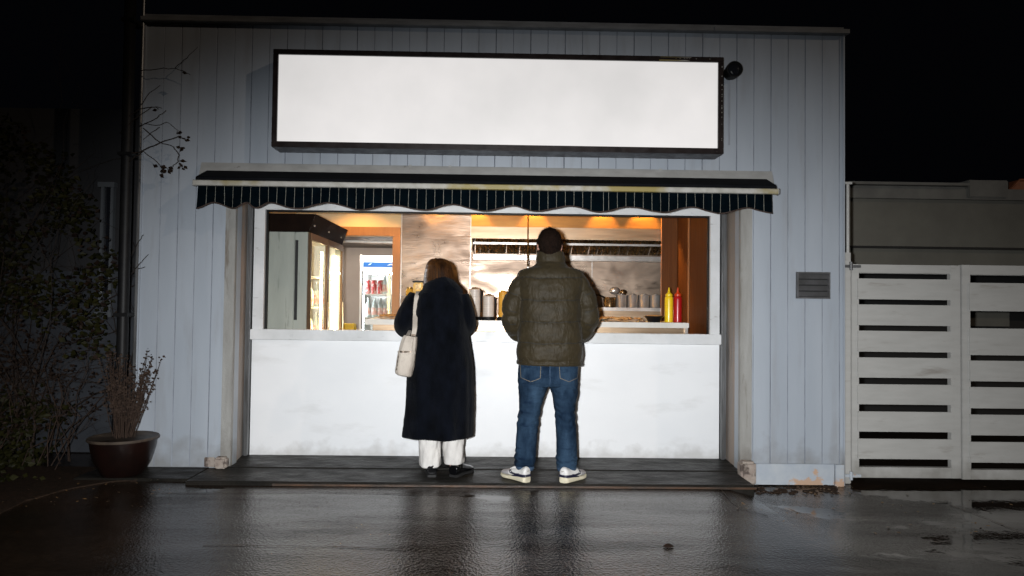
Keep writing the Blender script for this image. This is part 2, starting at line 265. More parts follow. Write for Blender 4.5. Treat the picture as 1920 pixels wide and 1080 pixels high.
def ground_mat():
    mt = bpy.data.materials.new('wet_asphalt'); mt.use_nodes = True; N = mt.node_tree.nodes; L = mt.node_tree.links; b = N['Principled BSDF']
    geo = N.new('ShaderNodeNewGeometry'); sep = N.new('ShaderNodeSeparateXYZ'); L.new(geo.outputs['Position'], sep.inputs[0])
    def ns(sc, st, detail=6, loc=(0, 0, 0)):
        mp = N.new('ShaderNodeMapping'); mp.inputs['Scale'].default_value = st; mp.inputs['Location'].default_value = loc
        L.new(geo.outputs['Position'], mp.inputs['Vector'])
        n = N.new('ShaderNodeTexNoise'); n.inputs['Scale'].default_value = sc; n.inputs['Detail'].default_value = detail; n.inputs['Roughness'].default_value = 0.6
        L.new(mp.outputs[0], n.inputs['Vector']); return n.outputs['Fac']
    def rng(s, a, b_, o0, o1):
        r = N.new('ShaderNodeMapRange'); r.inputs[1].default_value = a; r.inputs[2].default_value = b_; r.inputs[3].default_value = o0; r.inputs[4].default_value = o1
        L.new(s, r.inputs[0]); return r.outputs[0]
    def mth(op, a, b_):
        x = N.new('ShaderNodeMath'); x.operation = op
        for i, v in enumerate((a, b_)):
            if isinstance(v, (int, float)): x.inputs[i].default_value = v
            else: L.new(v, x.inputs[i])
        return x.outputs[0]
    big = ns(0.9, (1, 1.6, 1)); fine = ns(26, (1, 1, 1), 4)
    x = N.new('ShaderNodeMix'); x.data_type = 'RGBA'; L.new(rng(big, 0.35, 0.65, 0, 1), x.inputs[0])
    x.inputs[6].default_value = (0.026, 0.0165, 0.011, 1); x.inputs[7].default_value = (0.008, 0.006, 0.0045, 1)
    x2 = N.new('ShaderNodeMix'); x2.data_type = 'RGBA'; x2.blend_type = 'MULTIPLY'; L.new(rng(fine, 0.35, 0.65, 0.0, 0.6), x2.inputs[0])
    L.new(x.outputs[2], x2.inputs[6]); x2.inputs[7].default_value = (0.4, 0.38, 0.35, 1)
    L.new(x2.outputs[2], b.inputs['Base Color'])
    # standing water: towards the low ground on the right, and thin films elsewhere
    pud = mth('ADD', ns(0.9, (0.8, 1.5, 1), 5, (3.1, 0.4, 0)), rng(sep.outputs['X'], 1.3, 3.4, -0.08, 0.15))
    pm = rng(pud, 0.56, 0.585, 0.0, 1.0)
    streak = ns(1.4, (0.35, 3.2, 1), 5)
    ro = rng(streak, 0.35, 0.68, 0.03, 0.085)
    ro2 = mth('MULTIPLY', ro, rng(pm, 0, 1, 1.0, 0.16))
    L.new(ro2, b.inputs['Roughness'])
    b.inputs['IOR'].default_value = 1.5; b.inputs['Specular Tint'].default_value = (1.0, 0.93, 0.86, 1)
    L.new(rng(ns(1.1, (0.5, 2.2, 1), 6, (7, 2, 0)), 0.40, 0.60, 0.14, 0.72), b.inputs['Specular IOR Level'])
    bs = mth('MULTIPLY', rng(pm, 0, 1, 1.0, 0.05), rng(streak, 0.35, 0.7, 0.45, 0.9))
    bp = N.new('ShaderNodeBump'); bp.inputs['Distance'].default_value = 0.0044; L.new(bs, bp.inputs['Strength'])
    L.new(ns(46, (1, 1, 1), 4), bp.inputs['Height'])
    b2 = N.new('ShaderNodeBump'); b2.inputs['Distance'].default_value = 0.012; b2.inputs['Strength'].default_value = 0.09
    L.new(ns(9, (1, 1, 1), 3), b2.inputs['Height']); L.new(b2.outputs[0], bp.inputs['Normal'])
    vo = N.new('ShaderNodeTexVoronoi'); vo.inputs['Scale'].default_value = 85; L.new(geo.outputs['Position'], vo.inputs['Vector'])
    b3 = N.new('ShaderNodeBump'); b3.inputs['Distance'].default_value = 0.004; L.new(rng(pm, 0, 1, 0.24, 0.01), b3.inputs['Strength'])
    L.new(vo.outputs['Distance'], b3.inputs['Height']); L.new(bp.outputs[0], b3.inputs['Normal'])
    L.new(b3.outputs[0], b.inputs['Normal'])
    return mt
m_ground = ground_mat()

# ------------------------------------------------------------------ mesh helpers (all in world coordinates)
class B:
    def __init__(s): s.v = []; s.f = []; s.mi = []
    def add(s, v, f, mi=0):
        n = len(s.v); s.v += [Vector(a) for a in v]; s.f += [[i + n for i in q] for q in f]; s.mi += [mi] * len(f); return s
    def box(s, x0, x1, y0, y1, z0, z1, mi=0, bev=0.0):
        x0, x1 = sorted((x0, x1)); y0, y1 = sorted((y0, y1)); z0, z1 = sorted((z0, z1))
        if bev <= 0:
            v = [(x, y, z) for x in (x0, x1) for y in (y0, y1) for z in (z0, z1)]
            return s.add(v, [(0, 1, 3, 2), (4, 6, 7, 5), (0, 4, 5, 1), (2, 3, 7, 6), (0, 2, 6, 4), (1, 5, 7, 3)], mi)
        import bmesh
        bm = bmesh.new(); bmesh.ops.create_cube(bm, size=1)
        for q in bm.verts: q.co = Vector(((x0 + x1) / 2 + q.co.x * (x1 - x0), (y0 + y1) / 2 + q.co.y * (y1 - y0), (z0 + z1) / 2 + q.co.z * (z1 - z0)))
        bmesh.ops.bevel(bm, geom=bm.edges[:], offset=min(bev, 0.45 * min(x1 - x0, y1 - y0, z1 - z0)), segments=2, affect='EDGES')
        bm.verts.index_update()
        s.add([q.co.copy() for q in bm.verts], [[q.index for q in f.verts] for f in bm.faces], mi); bm.free(); return s
    def prism(s, poly, axis, a0, a1, mi=0):
        """poly of (u, v) swept along axis 'x' (u=y, v=z) or 'y' (u=x, v=z) or 'z' (u=x, v=y)"""
        def pt(u, v, a): return {'x': (a, u, v), 'y': (u, a, v), 'z': (u, v, a)}[axis]
        n = len(poly); v = [pt(u, q, a0) for u, q in poly] + [pt(u, q, a1) for u, q in poly]
        f = [list(range(n)), list(range(2 * n - 1, n - 1, -1))] + [(i, (i + 1) % n, (i + 1) % n + n, i + n) for i in range(n)]
        return s.add(v, f, mi)
    def lathe(s, c, prof, n=20, mi=0, sx=1, sy=1):
        v = []; f = []
        for r, z in prof:
            for k in range(n): a = 2 * PI * k / n; v.append((c[0] + sx * r * math.cos(a), c[1] + sy * r * math.sin(a), c[2] + z))
        for i in range(len(prof) - 1):
            for k in range(n): f.append((i * n + k, i * n + (k + 1) % n, (i + 1) * n + (k + 1) % n, (i + 1) * n + k))
        f.append(list(range(n - 1, -1, -1))); f.append([(len(prof) - 1) * n + k for k in range(n)])
        return s.add(v, f, mi)
    def tube(s, pts, rad, n=8, mi=0, caps=True):
        pts = [Vector(p) for p in pts]; m_ = len(pts); v = []; f = []
        if not hasattr(rad, '__len__'): rad = [rad] * m_
        ref = None
        for i, p in enumerate(pts):
            t = (pts[min(i + 1, m_ - 1)] - pts[max(i - 1, 0)]).normalized()
            if ref is None: ref = t.orthogonal().normalized()
            ref = (ref - t * ref.dot(t)); ref = ref.normalized() if ref.length > 1e-6 else t.orthogonal().normalized()
            bi = t.cross(ref)
            for k in range(n):
                a = 2 * PI * k / n; v.append(p + (ref * math.cos(a) + bi * math.sin(a)) * rad[i])
        for i in range(m_ - 1):
            for k in range(n): f.append((i * n + k, i * n + (k + 1) % n, (i + 1) * n + (k + 1) % n, (i + 1) * n + k))
        if caps: f.append(list(range(n - 1, -1, -1))); f.append([(m_ - 1) * n + k for k in range(n)])
        return s.add(v, f, mi)
    def ball(s, c, r, n=12, mi=0):
        rx, ry, rz = r if hasattr(r, '__len__') else (r, r, r); v = []; f = []; h = n // 2 + 1
        for i in range(h):
            t = PI * (i + 0.02 * (i == 0) - 0.02 * (i == h - 1)) / (h - 1)
            for k in range(n): a = 2 * PI * k / n; v.append((c[0] + rx * math.sin(t) * math.cos(a), c[1] + ry * math.sin(t) * math.sin(a), c[2] + rz * math.cos(t)))
        for i in range(h - 1):
            for k in range(n): f.append((i * n + k, (i + 1) * n + k, (i + 1) * n + (k + 1) % n, i * n + (k + 1) % n))
        f.append(list(range(n))); f.append([(h - 1) * n + k for k in range(n - 1, -1, -1)])
        return s.add(v, f, mi)
    def loft(s, rings, mi=0):
        n = len(rings[0]); v = [p for r in rings for p in r]; f = []
        for i in range(len(rings) - 1):
            for k in range(n): f.append((i * n + k, i * n + (k + 1) % n, (i + 1) * n + (k + 1) % n, (i + 1) * n + k))
        f.append(list(range(n - 1, -1, -1))); f.append([(len(rings) - 1) * n + k for k in range(n)])
        return s.add(v, f, mi)

def world_loc(o):
    p = Vector((0, 0, 0))
    while o: p = p + o.location; o = o.parent
    return p
def mesh(name, verts, faces, mats, mi=None, parent=None, smooth=False, org=None):
    me = bpy.data.meshes.new(name)
    off = world_loc(parent) if parent else (Vector(org) if org else Vector((0, 0, 0)))
    me.from_pydata([tuple(Vector(v) - off) for v in verts], [], [tuple(f) for f in faces])
    for q in (mats if isinstance(mats, (list, tuple)) else [mats]): me.materials.append(q)
    if mi: me.polygons.foreach_set('material_index', mi)
    if smooth: me.polygons.foreach_set('use_smooth', [True] * len(me.polygons))
    me.validate(); me.update()
    import bmesh
    bm = bmesh.new(); bm.from_mesh(me); bmesh.ops.recalc_face_normals(bm, faces=bm.faces[:]); bm.to_mesh(me); bm.free()
    if smooth == 'angle':
        me.set_sharp_from_angle(angle=math.radians(40))
    o = bpy.data.objects.new(name, me); C.objects.link(o)
    if parent: o.parent = parent
    elif org: o.location = org
    return o
def obj(name, b, mats, parent=None, smooth=False, org=None):
    return mesh(name, b.v, b.f, mats, b.mi, parent, smooth, org)
def tag(o, label=None, cat=None, group=None, kind=None):
    if label: o['label'] = label
    if cat: o['category'] = cat
    if group: o['group'] = group
    if kind: o['kind'] = kind
    return o
def thing(name, label, cat, loc, group=None):
    o = bpy.data.objects.new(name, None); C.objects.link(o); o.location = loc; o.empty_display_size = 0.1
    return tag(o, label, cat, group)
def copy_thing(root, loc, label, group=None):
    r = root.copy(); C.objects.link(r); r.location = loc; r['label'] = label
    if group: r['group'] = group
    for ch in list(root.children):
        c = ch.copy(); C.objects.link(c); c.parent = r
    return r
def lerp(a, b, t): return a + (b - a) * t
def interp(tab, x):
    if x <= tab[0][0]: return tab[0][1]
    for (a, va), (b, vb) in zip(tab, tab[1:]):
        if x <= b:
            t = (x - a) / (b - a); t = t * t * (3 - 2 * t) if False else t
            return va + (vb - va) * t
    return tab[-1][1]

# ------------------------------------------------------------------ the setting: ground and slabs
YC = 0.38                       # plane of the counter panel, set back in the opening
def gz(x, y):                   # ground height: falls a little to the right, towards the wall
    t = min(max((x - 1.58) / (0.30 + 0.5 * max(0, -y - 0.3)), 0), 1); t = t * t * (3 - 2 * t)
    u = min(max((y + 3.0) / 2.4, 0), 1)
    return 0.022 - 0.085 * t * (0.45 + 0.55 * u)
gv = []; gf = []
xs = [-60, -30, -15, -8] + [-6 + 0.125 * i for i in range(105)] + [9, 14, 30, 60]
ys = [-60, -30, -15, -8] + [-6 + 0.25 * i for i in range(37)] + [5, 9, 20, 60]
for y in ys:
    for x in xs: gv.append((x, y, gz(x, y)))
for j in range(len(ys) - 1):
    for i in range(len(xs) - 1):
        a = j * len(xs) + i; gf.append((a, a + 1, a + 1 + len(xs), a + len(xs)))
tag(mesh('ground', gv, gf, m_ground, smooth=True), 'wet dark asphalt in front of the kiosk', kind='structure')

xl_slab = G(368, 890, 0.05).x; xr_slab = G(1408, 905, 0.05).x
b = B()
b.box(xl_slab, xr_slab, -0.45, -0.055, -0.05, 0.05, bev=0.008)
xa, xb2 = P(452, 700, YC - 0.05).x, P(1368, 700, YC - 0.05).x
b.box(xa, xb2, -0.047, YC + 0.05, -0.05, 0.055, bev=0.006)
tag(obj('pavement', b, m_slab), 'wet concrete threshold slabs under the serving counter', kind='structure')
b = B(); b.box(xl_slab + 0.6, xr_slab + 0.01, -0.466, -0.452, 0.024, 0.038, bev=0.003)
tag(obj('kerb', b, m_slabedge), 'worn brown edging strip along the threshold slab', kind='structure')
b = B(); b.box(G(150, 890, 0.045).x, xl_slab - 0.012, -0.36, -0.005, -0.05, 0.042, bev=0.006)
tag(obj('path', b, m_slab), 'mossy wet slab under the plant pot', kind='structure')
# planting bed edge on the left
b = B()
pl = [G(310, 897, 0.02), G(200, 906, 0.02), G(120, 920, 0.02), G(50, 940, 0.02), G(-40, 985, 0.02), G(-300, 1060, 0.02)]
pj = []
for a_, c_ in zip(pl, pl[1:]):
    for k in range(14): q_ = a_.lerp(c_, k / 14); pj.append(Vector((q_.x, q_.y + 0.05 * noise.noise(Vector((q_.x * 5, 0, 0))) + 0.02 * noise.noise(Vector((q_.x * 19, 3, 0))), 0)))
poly = [(p.x, p.y) for p in pj + [pl[-1]]] + [(-9, -3), (-9, 0.3), (pl[0].x, 0.0)]
b.prism(poly, 'z', -0.02, 0.029)
tag(obj('planting_bed', b, m_soil), 'dark soil bed below the climbing plant', kind='structure')

# ------------------------------------------------------------------ kiosk building
kiosk = thing('kiosk', 'blue grey boarded kiosk with a wide lit serving hatch', 'building', (0, 0, 0))
XL = P(264, 500, 0).x; XLt = P(262, 60, 0).x; XRr = P(1580, 500, 0).x
xlo, xro = P(440, 600, 0).x, P(1386, 600, 0).x            # opening in the wall face
ZT = P(920, 55, 0).z                                       # roof line
zop = P(920, 372, 0).z                                     # lintel, hidden behind the awning
ZB = 0.05
def boards(b, x0, x1, z0, z1, y, sp=0.1335, start=None):
    """vertical boards: flat face, narrow V groove in a darker colour, one every 'sp' metres"""
    x = x0; gs = []
    g = (start if start is not None else x0) + 0.0
    while g < x1:
        if g > x0 + 0.012: gs.append(g)
        g += sp
    xs = [x0]; ys = [y]; mis = []
    for k, g in enumerate(gs):
        wd = 0.0042 if k % 2 else 0.0030; dp = 0.008 if k % 2 else 0.005
        if g + wd >= x1: continue
        xs += [g - wd, g, g + wd]; ys += [y, y + dp, y]; mis += [0, 1, 1]
    xs.append(x1); ys.append(y); mis.append(0)
    nz = 2
    v = [(xs[i], ys[i], z) for z in (z0, z1) for i in range(len(xs))]; n = len(xs)
    b.add(v, [(i, i + 1, i + 1 + n, i + n) for i in range(n - 1) if mis[i] == 0], 0)
    b.add(v, [(i, i + 1, i + 1 + n, i + n) for i in range(n - 1) if mis[i] == 1], 1)
st = P(331, 500, 0).x - 0.1335 * 6
while st < XL: st += 0.1335
xbl, xbr = P(418, 650, 0).x, P(1409, 650, 0).x
zskL = P(345, 872, 0).z; zskR = P(1490, 869, 0).z
b = B()
boards(b, XL, xbl, 0.045, zop, 0, start=st); boards(b, xbr, XRr, zskR, zop, 0, start=st)
boards(b, XL, XRr, zop, ZT, 0, start=st)
b.box(XL, XRr, 0.02, 0.10, zop, ZT); b.box(XL, xlo, 0.02, 0.10, 0.0, zop); b.box(xro, XRr, 0.02, 0.10, -0.06, zop)
b.box(XL, XL + 0.06, 0.1, 4.3, 0, ZT); b.box(XRr - 0.06, XRr, 0.1, 4.3, -0.06, ZT)
obj('siding', b, [m_siding, m_groove], kiosk)
for x_, z_ in ((XL - 0.012, 0.03), (XRr, -0.06)):
    b = B(); b.box(x_, x_ + 0.012, -0.012, 0.3, z_, ZT); obj('corner_trim', b, m_siding, kiosk)
b = B()
b.box(XL - 0.03, XRr + 0.03, -0.05, 0.12, ZT, ZT + 0.035, bev=0.004)
b.box(XL - 0.03, XRr - 0.0, -0.02, 4.3, ZT + 0.035, ZT + 0.06)
b.box(P(1340, 56, -0.05).x, XRr + 0.03, -0.055, -0.048, ZT + 0.002, ZT + 0.034)
obj('roof_flashing', b, m_flash, kiosk)
# skirting at the right, peeling
b = B(); b.box(xbr + 0.01, P(1562, 890, 0).x, -0.022, 0.0, P(1490, 908, 0).z, zskR, bev=0.004)
b.box(P(1564, 890, 0).x, XRr, -0.024, 0.0, P(1490, 914, 0).z, zskR - 0.002, bev=0.003)
obj('skirting', b, m_peel, kiosk)
# trims and reveals of the opening
for (a, c) in ((P(420, 640, 0).x, xlo), (xro, P(1408, 640, 0).x)):
    b = B(); b.box(a, c, -0.024, 0.02, 0.05, zop, bev=0.003); obj('front_trim', b, m_trim, kiosk)
xil, xir = P(472, 650, YC).x, P(1349, 650, YC).x           # inner edges of the opening at the counter plane
b = B()
b.add([(xlo, 0.02, 0.055), (xil - 0.055, YC + .02, 0.055), (xil - 0.055, YC + .02, zop), (xlo, 0.02, zop)], [(0, 1, 2, 3)])
obj('left_reveal', b, m_reveal, kiosk)
b = B()
b.add([(xro, 0.02, 0.055), (xir + 0.055, YC + .02, 0.055), (xir + 0.055, YC + .02, zop), (xro, 0.02, zop)], [(0, 1, 2, 3)])
obj('right_reveal', b, m_reveal, kiosk)
for sx, x in ((-1, xil), (1, xir)):
    b = B()
    b.box(x + sx * 0.004, x + sx * 0.030, YC - 0.05, YC + 0.03, 0.055, zop, bev=0.003)
    b.box(x + sx * 0.036, x + sx * 0.050, YC - 0.02, YC + 0.015, 0.055, zop)
    obj('shutter_rail', b, m_rail, kiosk)
    b = B(); b.box(x + sx * 0.075, x + sx * 0.085, YC - 0.22, YC - 0.205, 0.06, zop); obj('shutter_rail', b, m_rail, kiosk)
# stone feet of the two trims
b = B(); b.box(P(405, 865, -0.05).x, P(428, 865, -0.05).x, -0.10, -0.026, 0.045, P(415, 856, -0.06).z, bev=0.014)
tag(obj('foot_block', b, m_brick, kiosk), None)
b = B(); b.box(P(384, 862, 0).x, P(404, 862, 0).x, -0.014, -0.001, 0.045, P(395, 857, 0).z, bev=0.004); obj('foot_patch', b, m_brick, kiosk)
b = B(); b.box(P(1386, 880, -0.08).x, P(1414, 880, -0.08).x, -0.13, -0.026, -0.04, P(1400, 864, -0.08).z, bev=0.016)
obj('foot_block', b, m_brick, kiosk)
# counter panel, sill, window frame
zs0 = P(910, 641, YC - 0.02).z; zs1 = P(910, 622, YC - 0.03).z; zw1 = P(915, 399, YC).z
b = B(); b.box(xil + 0.001, xir - 0.001, YC, YC + 0.06, 0.055, zs0 - 0.004); obj('counter_panel', b, m_white, kiosk)
b = B(); b.box(xil - 0.002, xir + 0.002, YC - 0.045, YC + 0.07, zs0, zs1, bev=0.004); obj('sill', b, m_frame, kiosk)
xwl = P(496, 500, YC).x; xwr = P(1331, 500, YC).x
b = B()
b.box(xil + 0.003, xwl, YC - 0.012, YC + 0.06, zs1, zop, bev=0.003); b.box(xwr, xir - 0.003, YC - 0.012, YC + 0.06, zs1, zop, bev=0.003)
b.box(xwl, xwr, YC - 0.008, YC + 0.06, zw1, zop, bev=0.002)
obj('window_frame', b, m_frame, kiosk)
b = B(); b.box(xwl, xwl + 0.014, YC + 0.02, YC + 0.05, zs1, zw1); b.box(xwr - 0.012, xwr, YC + 0.02, YC + 0.05, zs1, zw1); b.box(xwl + 0.014, xwr - 0.012, YC + 0.015, YC + 0.05, zw1 - 0.012, zw1)
obj('glazing_channel', b, m_black, kiosk)
b = B(); b.box(xil - 0.3, xir + 0.3, 0.10, YC - 0.02, zop, zop + 0.02); b.box(xil - 0.055, xir + 0.055, YC + 0.07, YC + 0.1, zw1, ZT); obj('lintel', b, m_frame, kiosk)

# kitchen shell
YB = 2.4; ZC = 2.62
xkl = P(496, 500, YC).x - 0.35; 
xr0 = P(1331, 500, YC + 0.08).x; xr1 = xr0 + 0.3
b = B(); b.box(xkl, xr0, YC + 0.07, 4.3, 0.05, 0.08); obj('kitchen_floor', b, m_roomceil, kiosk)
b = B(); b.box(xkl, XRr - 0.1, YC + 0.1, YB + 0.1, ZC, ZC + 0.05); obj('kitchen_ceiling', b, m_cream, kiosk)
b = B(); b.box(xkl - 0.05, xkl, YC + 0.07, YB, 0.08, ZC); obj('kitchen_side_wall', b, m_cream, kiosk)
# brown panelled side wall on the right
def sidewall(b, ya, yb, off, th=0.02):
    xa = lerp(xr0, xr1, (ya - YC) / (YB - YC)); xb = lerp(xr0, xr1, (yb - YC) / (YB - YC))
    b.prism([(xa - off, ya), (xb - off, yb), (xb - off + th, yb), (xa - off + th, ya)], 'z', 0.08, ZC)
yq = YC + 1.17
def sidewall(b, ya, yb, off, th=0.02):
    b.box(xr0 - off, xr0 - off + th, ya, yb, 0.08, ZC)
b = B(); sidewall(b, YC + 0.08, yq, 0); xp_ = P(1240, 500, yq).x; b.box(xp_, xr0 - 0.001, yq - 0.02, yq, 0.08, ZC); obj('wood_panelling', b, m_wood, kiosk)
b = B(); yy = YC + 0.08 + 0.62; sidewall(b, yy, yy + 0.03, 0.012, 0.010); sidewall(b, YC + 0.081, YC + 0.10, 0.012, 0.010); b.box(xp_ - 0.006, xp_, yq - 0.024, yq, 0.08, ZC)
obj('panel_batten', b, m_woodtrim, kiosk)
# rear wall: steel sheet right of the door, cream round the door
xdl, xdr = P(637, 500, YB).x - 0.9, P(751, 500, YB).x
xo0, xo1 = P(560, 500, YB).x, P(736, 500, YB).x            # door opening
zd = P(700, 443, YB).z; zf = P(700, 426, YB).z
b = B(); b.box(xdr, xr1 + 0.05, YB, YB + 0.08, 0.08, ZC); obj('steel_backsplash', b, m_steel, kiosk)
b = B()
for px in (882, 990, 1110):
    x = P(px, 500, YB).x; b.box(x - 0.004, x + 0.004, YB - 0.004, YB, 0.9, ZC)
b.box(xdr, xdr + 0.012, YB - 0.008, YB, 0.9, ZC)
obj('sheet_joint', b, m_steelb, kiosk)
b = B(); b.box(xkl, xo0, YB, YB + 0.08, 0.08, ZC); b.box(xo0, xdr, YB, YB + 0.08, zd, ZC); b.box(xo1, xdr, YB, YB + 0.08, 0.08, zd)
obj('door_wall', b, m_cream, kiosk)
b = B(); b.box(xo1, xdr - 0.002, YB - 0.025, YB + 0.10, 0.08, zd, bev=0.003); b.box(xo0, xdr - 0.002, YB - 0.025, YB + 0.10, zd + 0.001, zf, bev=0.003)
obj('door_frame', b, m_doorwood, kiosk)
# back room
YR = 4.15; zrc = P(700, 465, YR).z
b = B(); b.box(xkl - 0.6, xdr + 0.6, YR, YR + 0.05, 0.08, 2.5); b.box(xkl - 0.65, xkl - 0.6, YB + 0.08, YR, 0.08, 2.5); b.box(xdr + 0.6, xdr + 0.65, YB + 0.08, YR, 0.08, 2.5)
obj('back_room_wall', b, m_room, kiosk)
b = B(); b.box(xkl - 0.6, xdr + 0.6, YB + 0.09, YR, zrc, zrc + 0.04); obj('back_room_ceiling', b, m_roomceil, kiosk)

# downlights in the kitchen ceiling (they are lit in the photograph)
ZK = 2.42
b = B(); b.box(P(883, 440, 1.6).x, xr0 - .002, 1.36, 1.638, ZK, ZK + 0.03); b.box(xdr, P(883, 440, 1.6).x - 0.01, 2.12, YB - .001, ZK + 0.06, ZK + 0.09)
obj('lighting_canopy', b, m_steel2, kiosk)
dl = [(P(815, 400, 2.2).x, 2.22, ZK + .06, 24, 130), (P(893, 400, 1.6).x, 1.56, ZK, 30, 75), (P(1003, 400, 1.5).x, 1.56, ZK, 30, 75), (P(1134, 400, 1.5).x, 1.56, ZK, 30, 75), (P(1212, 400, 1.5).x, 1.57, ZK, 34, 80), (P(660, 400, 1.9).x, 1.95, ZC, 22, 120)]
where = ['in front of the steel sheet', 'over the left end of the extractor hood', 'left of the middle of the hood', 'right of the middle of the hood', 'over the right end of the hood', 'in front of the doorway']
for k, (x, y, zc, e, ang) in enumerate(dl):
    t = thing('downlight', 'small lit ceiling spotlight ' + where[k], 'light', (x, y, zc), 'kitchen ceiling spotlights')
    b = B(); b.lathe((x, y, zc - 0.03), [(0.028, 0), (0.038, 0.0), (0.038, 0.029), (0.028, 0.029)], 16); obj('housing', b, m_steelb, t)
    b = B(); b.lathe((x, y, zc - 0.022), [(0.026, 0), (0.026, 0.006)], 14); obj('bulb', b, m_spot, t)
    l = lamp('downlight_beam', 'SPOT', (x, y, zc - 0.035), (x, y + 0.06, 0), e * 2.2, (1.0, 0.50, 0.12), spot_size=math.radians(ang), spot_blend=0.5, shadow_soft_size=0.012)
# unseen fill lamp added to brighten the kitchen, then the back room's tube light
t = thing('kitchen_fill_lamp', 'added warm fill light inside the kitchen, unseen above the hatch', 'light', (0.1, 1.0, ZC))
b = B(); b.box(-0.7, 0.9, 0.93, 1.07, ZC - 0.05, ZC - 0.001, bev=0.01); obj('housing', b, m_liner, t)
la = lamp('kitchen_fill_light', 'AREA', (0.1, 1.0, ZC - 0.06), (0.1, 1.05, 0), 11, (1.0, 0.54, 0.20), shape='RECTANGLE', size=1.6, size_y=0.12)
la2 = lamp('back_room_tube_light', 'AREA', (P(690, 400, 3.2).x, 3.1, zrc - 0.03), (P(690, 400, 3.2).x, 3.3, 0), 26, (1.0, 0.86, 0.72), shape='RECTANGLE', size=0.9, size_y=0.1)
t = thing('tube_light', 'tube light on the low ceiling of the back room', 'light', (P(690, 400, 3.2).x, 3.1, zrc))
xx = P(690, 400, 3.2).x; b = B(); b.box(xx - 0.45, xx + 0.45, 3.05, 3.15, zrc - 0.02, zrc - 0.002); obj('housing', b, m_liner, t)

# ------------------------------------------------------------------ extractor hood
hx0 = P(883, 440, 1.6).x; hx1 = xp_ + 0.32
zf1, zf0 = P(1060, 427, 1.6).z, P(1060, 449, 1.6).z
zl1, zl0 = P(1060, 480, 2.30).z, P(1060, 489, 2.30).z
hood = thing('extractor_hood', 'long stainless extractor hood with sloped greasy baffle filters', 'hood', ((hx0 + hx1) / 2, 2.0, zl0))
b = B(); b.box(hx0, hx1, 1.62, YB - 0.01, zf1, zf1 + 0.012); b.box(hx0, hx1, 1.64, 1.66, zf1 + 0.012, ZC - 0.002)
obj('upper_panel', b, m_gold, hood)
b = B(); b.box(hx0, hx1, 1.60, 1.618, zf0, zf1, bev=0.003); b.box(hx0, hx0 + 0.012, 1.62, YB - 0.01, zf0 - 0.10, zf1 - 0.001); b.box(hx1 - 0.012, hx1, 1.62, YB - 0.01, zf0, zf1 - 0.001)
obj('fascia', b, m_steel2, hood)
b = B(); b.box(hx0, hx1 + 0.0, 2.24, YB - 0.012, zl0, zl1, bev=0.003); b.box(hx0, hx1, 2.21, 2.24, zl0 + 0.01, zl0 + 0.022); obj('grease_channel', b, m_steelb, hood)
b = B(); n = 46; wd = (hx1 - hx0 - 0.06) / n; ra = random.Random(3)
zt_, zb_ = P(1060, 454, 1.95).z + 0.03, zl1 + 0.012
for i in range(n):
    x = hx0 + 0.03 + i * wd; tw = ra.uniform(-0.006, 0.010)
    v = [(x, 1.98, zt_), (x + wd * 0.55, 1.972 , zt_), (x + wd * 0.95, 1.99, zt_), (x + tw, 2.22, zb_), (x + wd * 0.55 + tw, 2.205, zb_), (x + wd * 0.95 + tw, 2.23, zb_)]
    b.add(v, [(0, 1, 4, 3), (1, 2, 5, 4)])
obj('baffle_filter', b, m_greasy, hood)
b = B(); b.box(hx0 + 0.012, hx1 - 0.012, 1.93, 1.945, P(1060, 459, 1.95).z - 0.006, P(1060, 457, 1.95).z + 0.004); obj('filter_rail', b, m_steelb, hood)
b = B(); xp = P(990, 440, 1.57).x; b.tube([(xp, 1.575, ZC - .002), (xp, 1.575, P(990, 500, 1.57).z)], 0.007, 8)
tag(obj('gas_pipe', b, m_brass), 'thin upright pipe in front of the extractor hood, left of the man\'s head', 'pipe')

# ------------------------------------------------------------------ worktops
xs0, xs1 = P(684, 600, YC + 0.2).x, P(1292, 605, YC + 0.2).x
zt1, zt0 = P(1000, 602, YC + 0.2).z, P(1000, 612, YC + 0.2).z
wt = thing('serving_counter', 'pale laminate serving worktop with steel apron behind the hatch sill', 'counter', ((xs0 + xs1) / 2, YC + 0.4, 0.08))
b = B(); b.box(xs0, xs1, YC + 0.2, YC + 0.62, zt0, zt1, bev=0.004); obj('worktop', b, m_top, wt)
b = B(); b.box(xs0 + 0.06, xs1 - 0.03, YC + 0.24, YC + 0.60, 0.08, zt0 - 0.001); obj('steel_cabinet', b, m_steel2, wt)
b = B(); b.box(xs1 - 0.029, xs1 - 0.004, YC + 0.22, YC + 0.245, 0.08, zt0 - 0.001); obj('end_leg', b, m_steelb, wt)
# rear cooking range under the hood
zr = P(1190, 577, 1.75).z
rg = thing('cooking_range', 'stainless cooking range along the rear wall under the hood', 'cooker', (P(1180, 600, 2).x, 2.0, 0.08))
rx0, rx1 = P(1127, 580, 1.75).x, P(1236, 580, 1.75).x + 0.05
b = B(); b.box(rx0, rx1, 1.74, YB - 0.01, 0.08, zr - 0.035); obj('body', b, m_steel2, rg)
b = B(); b.box(rx0 - 0.01, rx1, 1.72, YB - 0.012, zr - 0.034, zr, bev=0.004); obj('top', b, m_steelb, rg)
rxb = P(760, 580, 1.75).x
rg2 = thing('kitchen_bench', 'low steel bench along the rear wall between the doorway and the range', 'bench', (rxb, 2.0, 0.08))
b = B(); b.box(rxb, rx0 - 0.02, 1.80, YB - 0.012, 0.08, zr - 0.20); obj('body', b, m_steel2, rg2)
b = B(); b.box(rxb - 0.01, rx0 - 0.02, 1.78, YB - 0.012, zr - 0.199, zr - 0.17, bev=0.004); obj('top', b, m_steelb, rg2)

